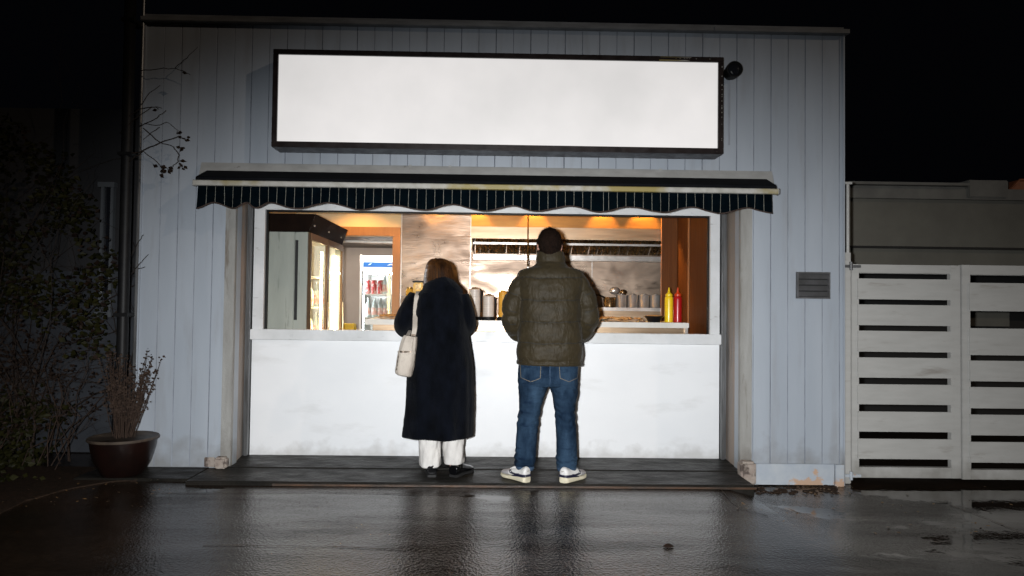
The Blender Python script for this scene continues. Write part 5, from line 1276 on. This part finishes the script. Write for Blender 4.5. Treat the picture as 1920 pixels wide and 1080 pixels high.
vs = crinkle(vs, ns_)
jk = mesh('jacket', vs, fs, m_puffer, None, man, True)
bvh_j = BVHTree.FromPolygons(vs, fs)
m_quilt = M('dark_olive_stitch_and_shade', (0.012, 0.010, 0.006), None, rough=0.8)  # dark lines along the quilting hold crease shade as well as thread
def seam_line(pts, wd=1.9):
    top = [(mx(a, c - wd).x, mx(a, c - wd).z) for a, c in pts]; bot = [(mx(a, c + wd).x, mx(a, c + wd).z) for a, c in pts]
    decal('quilting_seam_shade', bvh_j, top + bot[::-1], m_quilt, jk, 0.0015, grid=0.0028)
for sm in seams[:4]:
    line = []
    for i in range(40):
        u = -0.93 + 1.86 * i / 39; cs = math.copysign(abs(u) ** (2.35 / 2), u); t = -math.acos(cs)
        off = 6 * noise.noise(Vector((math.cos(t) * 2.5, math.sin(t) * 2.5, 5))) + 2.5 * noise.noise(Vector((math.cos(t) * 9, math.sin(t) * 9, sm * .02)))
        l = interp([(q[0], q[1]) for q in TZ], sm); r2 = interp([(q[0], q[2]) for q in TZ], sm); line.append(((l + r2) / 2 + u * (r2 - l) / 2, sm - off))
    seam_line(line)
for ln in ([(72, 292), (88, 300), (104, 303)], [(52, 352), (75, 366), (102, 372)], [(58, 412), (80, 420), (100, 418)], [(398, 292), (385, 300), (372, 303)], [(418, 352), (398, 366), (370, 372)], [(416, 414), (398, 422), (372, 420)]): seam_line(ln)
# hem band
p0, p1 = mx(103, 572), mx(363, 572); b = B()
z_h1 = mx(232, 566).z; z_h0 = mx(232, 580).z
b.loft([sring((p0.x + p1.x) / 2, MY, z, (p1.x - p0.x) / 2 + e_, .150 + e_, 60, 2.4, tilt=-0.012) for z, e_ in ((z_h0, -.006), (z_h0 + 0.003, .001), (z_h0 + .018, .003), (z_h1, -.006))]); obj('hem_band', b, m_puffer, jk, True)
# jeans
b = B()
zt_j = 560
hipr = []
for zy, l, r_, dp in ((560, 114, 350, .115), (590, 110, 350, .125), (620, 108, 349, .135), (645, 108, 348, .135), (662, 110, 346, .12)):
    p0, p1 = mx(l, zy), mx(r_, zy); hipr.append(sring((p0.x + p1.x) / 2, MY, (p0.z + p1.z) / 2, (p1.x - p0.x) / 2, dp, 48, 2.6))
b.loft(hipr[::-1])
legs = {-1: [(600, 111, 228, .112), (640, 108, 229, .118), (670, 110, 226, .115), (700, 112, 216, .108), (740, 114, 205, .098), (770, 112, 197, .090), (800, 105, 190, .088), (840, 102, 187, .086), (880, 100, 184, .084), (920, 97, 181, .082), (945, 94, 180, .082), (960, 96, 177, .080), (975, 96, 174, .080), (990, 99, 171, .078)],
        1: [(600, 233, 349, .112), (640, 232, 347, .118), (670, 234, 346, .115), (700, 245, 343, .108), (740, 251, 337, .098), (770, 254, 334, .090), (800, 256, 336, .088), (840, 258, 340, .086), (880, 260, 342, .084), (920, 261, 343, .082), (950, 257, 344, .082), (965, 259, 342, .080), (980, 260, 340, .080), (996, 263, 336, .078)]}
ank = []
for sx, tab in legs.items():
    rings = []; z_a, z_b = tab[0][0], tab[-1][0]
    for i in range(90):
        zy = z_a + (z_b - z_a) * i / 89
        l = interp([(r[0], r[1]) for r in tab], zy); r_ = interp([(r[0], r[2]) for r in tab], zy); dp = interp([(r[0], r[3]) for r in tab], zy)
        yo = MY - 0.02 * max(0, (zy - 700) / 290)
        p0, p1 = mx(l, zy), mx(r_, zy)
        rings.append(sring((p0.x + p1.x) / 2, yo, (p0.z + p1.z) / 2, (p1.x - p0.x) / 2, dp, 40, 2.25))
    b.loft(rings[::-1]); ank.append(Vector(((p0.x + p1.x) / 2, MY - 0.01, zF + 0.09)))
vs, fs, ns_ = remesh(b, 0.0065, 5, 0.5)
def denim(vs, ns_):
    out = []
    for v, n in zip(vs, ns_):
        zy = (mx(232, 410).z - v.z) / (4.97 / 1300 / 2.118) + 410       # back to the sketch's rows
        side = -1 if v.x < mx(232, 800).x else 1
        k = 0
        # bunching at the ankles, creases behind the knees, pulls under the seat
        for (c, wdt, amp, fr_) in ((955, 34, .010, 60), (790, 55, .0075, 42), (672, 34, .006, 40)):
            g = math.exp(-((zy - c) / wdt) ** 2)
            ph = v.z * fr_ * 2.2 + 3.0 * noise.noise(Vector((v.x * 9, v.y * 9, v.z * 5 + side))) + side * v.x * 12
            k += g * amp * (math.sin(ph + 4 * noise.noise(Vector((v.x * 22, v.y * 16, v.z * 9 + c))))) * (0.5 + 0.8 * noise.noise(Vector((v.x * 14 + c, v.y * 14, v.z * 4))))
        k += 0.004 * noise.noise(Vector((v.x * 12, v.y * 9, v.z * 6 + side * 5))) + .002 * noise.noise(Vector((v.x * 30, v.y * 20, v.z * 14)))
        out.append(v + n * k)
    return out
vs = denim(vs, ns_)
jn = mesh('jeans', vs, fs, m_jeans, None, man, True)
bvh = BVHTree.FromPolygons(vs, fs)
for l, r_ in ((118, 196), (266, 342)):
    o_ = [(mx(l, 572).x, mx(l, 572).z), (mx(r_, 572).x, mx(r_, 572).z), (mx(r_ - 3, 626).x, mx(r_, 626).z), (mx((l + r_) / 2, 640).x, mx(l, 640).z), (mx(l + 3, 626).x, mx(l, 626).z)]
    decal('pocket', bvh, o_, m_jeans, jn, 0.004)
    for a in range(1, 5):
        q0, q1 = Vector((o_[a][0], 0, o_[a][1])), Vector((o_[(a + 1) % 5][0], 0, o_[(a + 1) % 5][1]))
        if a == 4: q1 = Vector((o_[0][0], 0, o_[0][1]))
        nrm_ = (q1 - q0).cross(Vector((0, 1, 0))).normalized() * 0.0016
        decal('stitching', bvh, [((q0 + nrm_).x, (q0 + nrm_).z), ((q1 + nrm_).x, (q1 + nrm_).z), ((q1 - nrm_).x, (q1 - nrm_).z), ((q0 - nrm_).x, (q0 - nrm_).z)], m_thread, jn, 0.006, grid=0.0016)
for sx, (l, r_, zc_) in ((-1, (97, 175, 984)), (1, (261, 338, 989))):
    o_ = [(mx(l - 3, zc_ - 7).x, mx(l, zc_ - 7).z), (mx(r_ + 3, zc_ - 7).x, mx(r_, zc_ - 7).z), (mx(r_ + 3, zc_ + 5).x, mx(r_, zc_ + 5).z), (mx(l - 3, zc_ + 5).x, mx(l, zc_ + 5).z)]
    decal('leg_hem', bvh, o_, m_jeanshem, jn, 0.0035)
# seat seam
decal('seam', bvh, [(mx(229, 575).x, mx(229, 575).z), (mx(232, 575).x, mx(232, 575).z), (mx(232, 652).x, mx(232, 652).z), (mx(229, 652).x, mx(229, 652).z)], m_jeanshem, jn, 0.003, grid=0.002)
# shoes: a shaped upper on a wedge sole, local frame: heel at 0, toe at +y
def shoe_geo(L=0.30, W=0.047):
    """returns sole rings/outline function for a trainer"""
    def halfw(t): return W * interp([(0, .42), (.02, .62), (.06, .76), (.25, .80), (.5, .84), (.7, 1.0), (.85, .92), (.95, .62), (1.0, .25)], t)
    def cen(t): return 0.008 * math.sin(PI * t)
    return halfw, cen
def trainer(heel, ang, side, label):
    L = 0.268; hw_, cen = shoe_geo(L); ca, sa = math.cos(ang), math.sin(ang)
    # ang: turn of the toes to the right (+) or the left (-)
    def W_(x, y, z): return Vector((heel.x + x * ca + y * sa, heel.y - x * sa + y * ca, heel.z + z))
    t_ = thing
    root = bpy.data.objects.new('shoe', None); C.objects.link(root); root.parent = man; root.location = heel - world_loc(man)
    n = 30; ns2 = 26
    def sole_top(t): return interp([(0, .040), (.25, .036), (.5, .028), (.75, .024), (1, .028)], t)
    def upper_top(t): return interp([(0, .106), (.08, .110), (.22, .096), (.34, .095), (.5, .088), (.66, .070), (.8, .060), (.92, .052), (1, .040)], t)
    def body(z_lo, z_hi, grow, e, nm, mt, t0=0, t1=1, par=root):
        rings = []
        for i in range(n + 1):
            t = t0 + (t1 - t0) * i / n; yy_ = t * L; wq = hw_(t) + grow; lo = z_lo(t); hi = z_hi(t); ring = []
            for k in range(ns2):
                a = 2 * PI * k / ns2; c, s = math.cos(a), math.sin(a)
                x = math.copysign(abs(c) ** (2 / e), c) * wq; z = lo + (hi - lo) * (0.5 + 0.5 * math.copysign(abs(s) ** (2 / e), s))
                if s > 0: x *= 1 - 0.42 * s * (1 if e < 3 else 0.1)
                ring.append(W_(cen(t) + x, yy_, z))
            rings.append(ring)
        b_ = B(); b_.loft(rings); return obj(nm, b_, mt, par, 'angle')
    body(lambda t: 0.001 + 0.012 * max(0, t - .8) * 4, sole_top, 0.004, 6, 'sole', m_sole)
    up = body(lambda t: sole_top(t) - 0.002, upper_top, 0.0, 2.5, 'upper', m_shoe, 0.004, 0.62)
    body(lambda t: sole_top(t) - 0.002, upper_top, -0.0005, 2.5, 'toe_box', m_shoemesh, 0.6, 0.995)
    # navy foxing band round the heel and along the sides, just above the sole
    for sx in (-1, 1):
        v = []; f = []; m_ = 24
        for i in range(m_ + 1):
            t = 0.0 + 0.5 * i / m_; hgt = interp([(0, .018), (.3, .018), (.5, .004)], t)
            for dz in (0, 1): v.append(W_(cen(t) + sx * (hw_(t) + 0.0035 - 0.003 * dz), t * L, sole_top(t) + dz * hgt))
        for i in range(m_): f.append((2 * i, 2 * i + 1, 2 * i + 3, 2 * i + 2))
        mesh('side_band', v, f, m_navy, None, root)
        # curved tick mark on the side
        v = []; f = []
        lowp = [(0.20, .058), (0.34, .044), (0.46, .040), (0.56, .046), (0.66, .078)]; hip_ = [(0.20, .060), (0.34, .053), (0.46, .056), (0.53, .066), (0.60, .082)]
        m_ = 16
        for i in range(m_ + 1):
            u = i / m_
            for tab in (lowp, hip_):
                tt = interp([(j / 4, tab[j][0]) for j in range(5)], u); zz_ = interp([(j / 4, tab[j][1]) for j in range(5)], u)
                lo, hi = sole_top(tt) - .002, upper_top(tt); s_ = max(-1, min(1, 2 * (zz_ - lo) / (hi - lo) - 1)); e = 2.5
                s0 = math.copysign(abs(s_) ** (e / 2), s_); c0 = math.sqrt(max(0, 1 - s0 * s0)); xq = (c0 ** (2 / e)) * hw_(tt)
                if s0 > 0: xq *= 1 - 0.42 * s0
                v.append(W_(cen(tt) + sx * (xq + 0.0025), tt * L, zz_))
        for i in range(m_): f.append((2 * i, 2 * i + 1, 2 * i + 3, 2 * i + 2))
        mesh('side_tick', v, f, m_navy, None, root, True)
    v = [W_(x, -0.0045 if False else -0.004, z) for x, z in ((-.024, .041), (.024, .041), (.023, .058), (-.023, .058))]
    mesh('heel_band', v, [(0, 1, 2, 3)], m_navy, None, root)
    b_ = B()
    b_.box(0, 1, 0, 1, 0, 1); b_.v = []; b_.f = []; b_.mi = []
    b_.tube([W_(-.008, -0.001, .082), W_(0, -0.002, .079), W_(.010, -0.001, .084)], .0018, 5); obj('heel_mark', b_, m_thread, root)
    for k in range(4):
        t = .42 + .06 * k; zz_ = upper_top(t) + .001; b_ = B(); b_.tube([W_(-.022, t * L, zz_ - .008), W_(0, t * L, zz_ + .003), W_(.022, t * L, zz_ - .008)], .003, 6); obj('lace', b_, m_shoe, root, True)
    return root
hlM = G(989, 901, zF); hrM = G(1054, 904.5, zF)
trainer(Vector((hlM.x, -0.425, zF)), math.radians(-41), -1, '')
trainer(Vector((hrM.x, -0.430, zF)), math.radians(40), 1, '')
make_body(man, mc, MY, zF, 1.78, headM, 0.99, 0.18, arms_m, 0.09, ank, m_skin)
# hair cap
def haircap(root, c, s, mat, low_back, name='hair', grow=0.010, amp=0.004, fade=True):
    v = []; f = []; nu, nv = 56, 30; idx = {}
    for j in range(nv):
        th = PI * (0.5 * 0 + j / (nv - 1)) * 0.80
        for i in range(nu):
            ph = 2 * PI * i / nu; d = Vector((math.sin(th) * math.cos(ph), math.sin(th) * math.sin(ph), math.cos(th)))
            hy_ = math.sin(ph); u_ = min(1, max(0, (hy_ + 0.62) / 0.40)); lv_ = low_back + (0.10 - low_back) * u_; lv_ = lv_ + (0.45 - lv_) * min(1, max(0, (hy_ - .1) / .6)); lim = math.acos(max(-1, min(1, lv_)))
            k = 1.0; th2 = min(th, lim); d = Vector((math.sin(th2) * math.cos(ph), math.sin(th2) * math.sin(ph), math.cos(th2)))
            g = grow * (1 - 0.55 * max(0, -d.z + .1)) + amp * noise.noise(d * 9) + amp * .8 * noise.noise(Vector((d.x * 26, d.y * 26, d.z * 7)))
            sq = (abs(d.x) ** 2.7 + abs(d.y) ** 2.7 + abs(d.z) ** 2.7) ** (1 / 2.7); d = d * (1 / sq) * 0.5 + d * 0.5
            x, y, z = d.x * (0.078 + g), d.y * (0.097 + g), d.z * (0.116 + g)
            if d.z < 0: x *= 1 + d.z * 0.16
            v.append(c + Vector((x, y, z)) * s)
    for j in range(nv - 1):
        for i in range(nu): f.append((j * nu + i, (j + 1) * nu + i, (j + 1) * nu + (i + 1) % nu, j * nu + (i + 1) % nu))
    return mesh(name, v, f, mat, None, root, True)
hm = haircap(man, headM, 1.0, m_hairdark, -0.72, grow=0.011)
b = B(); ra = random.Random(31); hv = [Vector(v_.co) + world_loc(man) for v_ in hm.data.vertices]
for k in range(2600):
    p = ra.choice(hv) + Vector((ra.uniform(-.006, .006), ra.uniform(-.006, .006), ra.uniform(-.006, .006)))
    d = (p - headM).normalized(); g_ = (d * 0.75 + Vector((ra.uniform(-.5, .5), ra.uniform(-.5, .5), ra.uniform(-.9, .1)))).normalized() * ra.uniform(.006, .014)
    lt = d.orthogonal().normalized() * 0.0009; b.add([p - lt, p + lt, p + g_], [(0, 1, 2)])
obj('hair_strands', b, m_hairstub, hm)

# ---- woman -----------------------------------------------------------------
WY = -0.22
def wx(zx, zy, Y=WY): return P(700 + zx / 2.4, 470 + zy / 2.4, Y)
wc = wx(298, 500).x
wo = thing('person', 'woman in long black coat and white trousers carrying a cream shoulder bag, seen from behind', 'person', (wc, WY, zF))
b = B()
T = [(135, 262, 352, .065), (150, 245, 372, .085), (172, 225, 392, .11), (195, 203, 405, .125), (225, 188, 415, .135), (270, 180, 420, .145), (330, 176, 424, .155), (400, 168, 434, .160), (500, 155, 446, .165), (600, 150, 451, .168), (700, 146, 452, .170), (780, 138, 450, .172), (826, 132, 448, .172), (838, 133, 447, .170)]
rings = []
for i in range(130):
    zy = 135 + (838 - 135) * i / 129
    l = interp([(r[0], r[1]) for r in T], zy); r_ = interp([(r[0], r[2]) for r in T], zy); dp = interp([(r[0], r[3]) for r in T], zy)
    p0, p1 = wx(l, zy), wx(r_, zy); base = sring((p0.x + p1.x) / 2, WY, (p0.z + p1.z) / 2, (p1.x - p0.x) / 2, dp, 90, 2.4); ring = []
    g = max(0, min(1, (zy - 330) / 400))
    for k, q in enumerate(base):
        t = 2 * PI * k / 90
        fo = 0.013 * g * math.sin(5 * t + 0.8 + zy * .0012) + 0.008 * g * math.sin(9 * t + 2.0 - zy * .001) + 0.004 * noise.noise(Vector((math.cos(t) * 3, math.sin(t) * 3, zy * .01)))
        if abs(math.cos(t)) > .93: fo *= .3
        dv = Vector((q.x - (p0.x + p1.x) / 2, q.y - WY, 0)).normalized()
        q = q + dv * fo
        if zy > 800: q.z += 0.010 * (math.cos(t) ** 2) * (zy - 800) / 38
        ring.append(q)
    rings.append(ring)
b.loft(rings[::-1])
arms_w = []
for side, pathz, rd in ((-1, [(200, 205, 0.0), (168, 255, -0.01), (142, 310, 0.0), (134, 345, 0.05), (158, 362, 0.13), (205, 360, 0.22)], [.068, .072, .072, .070, .064, .055]), (1, [(392, 205, 0.0), (408, 255, -0.01), (418, 310, 0.0), (418, 340, 0.05), (398, 352, 0.13), (365, 352, 0.22)], [.064, .066, .068, .068, .062, .055])):
    ctrl = [wx(a, c) + Vector((0, dy, 0)) for a, c, dy in pathz]
    b.tube(smoothpath(ctrl, 8), smoothvals(rd, 8), 26); arms_w.append((ctrl[0] + Vector((-side * .02, 0, -.03)), ctrl[3], ctrl[5] + Vector((-side * .01, .03, 0))))
vs, fs, ns_ = remesh(b, 0.0075, 5, 0.5)
vs = crumple(vs, ns_, 0.0035, 5)
ct = mesh('coat', vs, fs, m_coat, None, wo, True); bvc = BVHTree.FromPolygons(vs, fs)
# big turned collar
b = B(); cr = []
for zy, l, r_, dp in ((190, 214, 408, .112), (176, 220, 404, .120), (160, 228, 392, .116), (142, 240, 374, .104), (126, 258, 356, .088), (116, 272, 344, .076), (119, 280, 338, .066), (150, 285, 332, .060)):
    p0, p1 = wx(l, zy), wx(r_, zy); cr.append([q + Vector((0, 0, -.02 * max(0, (q.y - WY) / .1))) for q in sring((p0.x + p1.x) / 2, WY, (p0.z + p1.z) / 2, (p1.x - p0.x) / 2, dp, 40, 2.1)])
b.loft(cr); vs2, fs2, n2 = remesh(b, .006, 3); vs2 = crumple(vs2, n2, .004, 9); mesh('collar', vs2, fs2, m_coat, None, ct, True)
# trousers
ankw = []
for sx, tab in ((-1, [(700, 205, 298, .09), (845, 204, 302, .085), (900, 205, 302, .085), (950, 207, 303, .084), (963, 207, 303, .084)]), (1, [(700, 305, 405, .09), (845, 316, 410, .085), (900, 317, 409, .085), (940, 318, 409, .084), (950, 318, 408, .084)])):
    b = B(); rings = []
    for i in range(70):
        zy = tab[0][0] + (tab[-1][0] - tab[0][0]) * i / 69
        l = interp([(r[0], r[1]) for r in tab], zy); r_ = interp([(r[0], r[2]) for r in tab], zy); dp = interp([(r[0], r[3]) for r in tab], zy); p0, p1 = wx(l, zy), wx(r_, zy); ring = []
        for k, q in enumerate(sring((p0.x + p1.x) / 2, WY, (p0.z + p1.z) / 2, (p1.x - p0.x) / 2, dp, 56, 2.5)):
            t = 2 * PI * k / 56; dv = Vector((math.cos(t), math.sin(t), 0))
            fo = .007 * math.sin(t * 3 + zy * .011 + sx) * math.sin(zy * .03 + 2 * t) + .005 * noise.noise(Vector((math.cos(t) * 4, math.sin(t) * 4, zy * .03 + sx)))
            q = q + dv * fo; 
            if zy > 930: q.z -= .010 * (1 - abs(math.cos(t))) * (1 if math.sin(t) < 0 else -1) * (zy - 930) / 30
            ring.append(q)
        rings.append(ring)
    b.loft(rings[::-1]); obj('trouser_leg', b, m_trouser, wo, True)
    ankw.append(Vector(((p0.x + p1.x) / 2, WY - .02, zF + .085)))
def boot(c, ang, root):
    ca, sa = math.cos(ang), math.sin(ang)
    def W_(x, y, z): return Vector((c.x + x * ca + y * sa, c.y - x * sa + y * ca, c.z + z))
    r2 = bpy.data.objects.new('boot', None); C.objects.link(r2); r2.parent = root; r2.location = c - world_loc(root)
    rings = []; L = .255
    for i in range(25):
        t = i / 24; wq = .049 * interp([(0, .75), (.1, .88), (.35, .82), (.7, 1.05), (.9, .8), (1, .3)], t); hi = interp([(0, .09), (.15, .10), (.35, .095), (.55, .070), (.85, .048), (1, .03)], t); ring = []
        for k in range(22):
            a = 2 * PI * k / 22; cc, ss = math.cos(a), math.sin(a)
            ring.append(W_(math.copysign(abs(cc) ** .8, cc) * wq * (1 - .3 * max(0, ss)), t * L, .016 + (hi - .016) * (.5 + .5 * math.copysign(abs(ss) ** .8, ss))))
        rings.append(ring)
    b_ = B(); b_.loft(rings); b_.tube([W_(0, .045, .05), W_(0, .052, .10), W_(0, .075, .17)], [.044, .044, .040], 22); vs3, fs3, _n = remesh(b_, .004, 3); mesh('leather', vs3, fs3, m_boot, None, r2, True)
    b_ = B(); rr2 = []
    for t in [j / 20 for j in range(21)]:
        wq = .043 * interp([(0, .66), (.1, .88), (.35, .80), (.7, 1.05), (.9, .8), (1, .3)], t); h0 = 0.001 if t < .33 or t > .5 else .006
        rr2.append([W_(-wq, t * L * 1.01, h0), W_(wq, t * L * 1.01, h0), W_(wq, t * L * 1.01, .018), W_(-wq, t * L * 1.01, .018)])
    b_.loft(rr2); obj('sole', b_, m_mattblack, r2)
blw = G(810.5, 893, zF); brw = G(850, 891, zF)
boot(Vector((blw.x, -0.30, zF)), math.radians(-8), wo); boot(Vector((brw.x, -0.295, zF)), math.radians(30), wo)
headW = wx(296, 110) + Vector((0, 0.03, 0))
make_body(wo, wc, WY, zF, 1.60, headW, 0.93, 0.25, arms_w, 0.075, ankw, m_skin)
# bob of hair: cap with long sides, and loose strands
v = []; f = []; nu = 64; rowsz = [(34, 280, 306, .020), (37, 266, 320, .040), (43, 254, 332, .062), (53, 246, 340, .080), (66, 240, 347, .094), (84, 236, 352, .103), (104, 231, 355, .106), (122, 229, 358, .104), (136, 227, 363, .098), (147, 231, 361, .090)]
for zy, l, r_, dp in rowsz:
    p0, p1 = wx(l, zy), wx(r_, zy)
    for k in range(nu):
        t = 2 * PI * k / nu; q = sring((p0.x + p1.x) / 2, WY + .025, (p0.z + p1.z) / 2, (p1.x - p0.x) / 2, dp, nu, 2.1)[k]
        cut = max(0, math.sin(t)); 
        q.z = q.z + (headW.z + .06 - q.z) * min(1, max(0, (math.sin(t) - .55) * 3)) if q.z < headW.z + .06 else q.z
        q += Vector((math.cos(t), math.sin(t), 0)) * (.003 * math.sin(t * 23) + .003 * noise.noise(Vector((math.cos(t) * 7, math.sin(t) * 7, zy * .02)))); q.z += .004 * noise.noise(Vector((t * 5, 0, 1))) * (zy > 120)
        v.append(q)
for j in range(len(rowsz) - 1):
    for k in range(nu): f.append((j * nu + k, (j + 1) * nu + k, (j + 1) * nu + (k + 1) % nu, j * nu + (k + 1) % nu))
f.append(list(range(nu)))
hr = mesh('hair', v, f, m_hairblond, None, wo, True)
b = B(); ra = random.Random(8)
for k in range(420):
    t = ra.uniform(PI * 0.95, 2.05 * PI); pts = []
    for zy, l, r_, dp in rowsz:
        p0, p1 = wx(l, zy), wx(r_, zy); q = sring((p0.x + p1.x) / 2, WY + .025, (p0.z + p1.z) / 2, (p1.x - p0.x) / 2 + .003, dp + .003, 64, 2.1)[int(t / (2 * PI) * 64) % 64]
        pts.append(q + Vector((ra.uniform(-.002, .002), ra.uniform(-.002, .002), 0)))
    pts[-1] = pts[-1] + Vector((math.cos(t) * ra.uniform(-.01, .012), ra.uniform(-.01, .005), ra.uniform(-.03, .005)))
    b.tube(pts, [.0013] * len(pts), 3, caps=False)
obj('hair_strands', b, m_strand, hr)

# shoulder bag
bagY = WY - 0.19
def bx_(zx, zy, Y=None): return P(700 + zx / 2.4, 470 + zy / 2.4, bagY if Y is None else Y)
bg_ = thing('shoulder_bag', 'cream canvas bucket bag on a wide strap hanging from the woman\'s left shoulder', 'bag', bx_(145, 560))
b = B(); rings = []
bt_tab = [(384, 140, 192, .030), (395, 133, 194, .042), (415, 125, 194, .055), (445, 117, 192, .062), (480, 110, 189, .068), (520, 103, 183, .072), (545, 99, 177, .072), (556, 101, 174, .068), (562, 110, 170, .058)]
for i in range(60):
    zy = 384 + (562 - 384) * i / 59
    l = interp([(r[0], r[1]) for r in bt_tab], zy); r_ = interp([(r[0], r[2]) for r in bt_tab], zy); dp = interp([(r[0], r[3]) for r in bt_tab], zy); p0, p1 = bx_(l, zy), bx_(r_, zy); ring = []
    for k, q in enumerate(sring((p0.x + p1.x) / 2, bagY, (p0.z + p1.z) / 2, (p1.x - p0.x) / 2, dp, 40, 2.9, tilt=-0.15)):
        t = 2 * PI * k / 40; g = max(0, 1 - (zy - 384) / 90)
        q += Vector((math.cos(t), math.sin(t), 0)) * (.006 * g * math.sin(9 * t) + .004 * noise.noise(Vector((math.cos(t) * 3, math.sin(t) * 3, zy * .02)))); ring.append(q)
    rings.append(ring)
b.loft(rings[::-1]); obj('body', b, m_bag, bg_, True); bvb = BVHTree.FromPolygons([v - Vector((0, 0, 0)) for v in b.v], b.f)
def poly_(pts): return [(bx_(a, c).x, bx_(a, c).z) for a, c in pts]
decal('belt', bvb, poly_([(117, 448), (140, 455), (188, 452), (188, 462), (140, 466), (116, 458)]), m_bag, bg_, .006)
decal('buckle', bvb, poly_([(128, 450), (178, 449), (178, 456), (128, 457)]), m_bagtrim, bg_, .009, grid=.003)
decal('side_seam', bvb, poly_([(118, 470), (121, 470), (113, 535), (110, 535)]), m_bagtrim, bg_, .003, grid=.003)
# strap: flat ribbon over the shoulder, front and back
def ribbon(pts, wd, th, name, par, mt):
    pts = smoothpath(pts, 8); v = []; f = []
    for i, p in enumerate(pts):
        d = (pts[min(i + 1, len(pts) - 1)] - pts[max(i - 1, 0)]).normalized(); lat = Vector((1, 0, 0)); lat = (lat - d * lat.dot(d)).normalized(); n_ = lat.cross(d)
        wv = wd[0] + (wd[1] - wd[0]) * i / (len(pts) - 1)
        v += [p - lat * wv - n_ * th, p + lat * wv - n_ * th, p + lat * wv + n_ * th, p - lat * wv + n_ * th]
    for i in range(len(pts) - 1):
        for k in range(4): f.append((4 * i + k, 4 * i + (k + 1) % 4, 4 * i + 4 + (k + 1) % 4, 4 * i + 4 + k))
    f += [(3, 2, 1, 0), (4 * len(pts) - 4, 4 * len(pts) - 3, 4 * len(pts) - 2, 4 * len(pts) - 1)]
    return mesh(name, v, f, mt, None, par, 'angle')
def onback(zx, zy, off=.006):
    p = bx_(zx, zy, WY); h = bvc.ray_cast(Vector((p.x, -2, p.z)), Vector((0, 1, 0))); 
    return (h[0] + Vector((0, -off, 0))) if h[0] is not None else Vector((p.x, WY - .1, p.z))
sp_ = [onback(z_[0], z_[1], .008) for z_ in ((203, 205), (199, 245), (196, 290))]
topz = max(v.z for v in vs if abs(v.x - wx(203, 190).x) < .012) + .006
strap = [Vector((sp_[0].x, WY + .06, topz - .02)), Vector((sp_[0].x, WY + 0.0, topz))] + sp_ + [bx_(187, 345, bagY + .01), bx_(180, 384, bagY)]
ribbon(strap, (.0185, .016), .002, 'strap', bg_, m_bag)
ribbon([Vector((sp_[0].x, WY + .06, topz - .02)), Vector((sp_[0].x - .02, WY + .15, topz - .12)), Vector((bx_(160, 330).x, WY + .12, bx_(160, 330).z)), bx_(150, 390, bagY + .04)], (.0185, .014), .002, 'strap', bg_, m_bag)
b = B(); q = bx_(180, 382, bagY - .01); b.box(q.x - .016, q.x + .016, q.y - .006, q.y + .006, q.z - .004, q.z + .010, bev=.002); b.tube([q + Vector((-.004, -.008, 0)), q + Vector((-.006, -.012, -.035))], .003, 6); obj('clip', b, m_bagtrim, bg_)
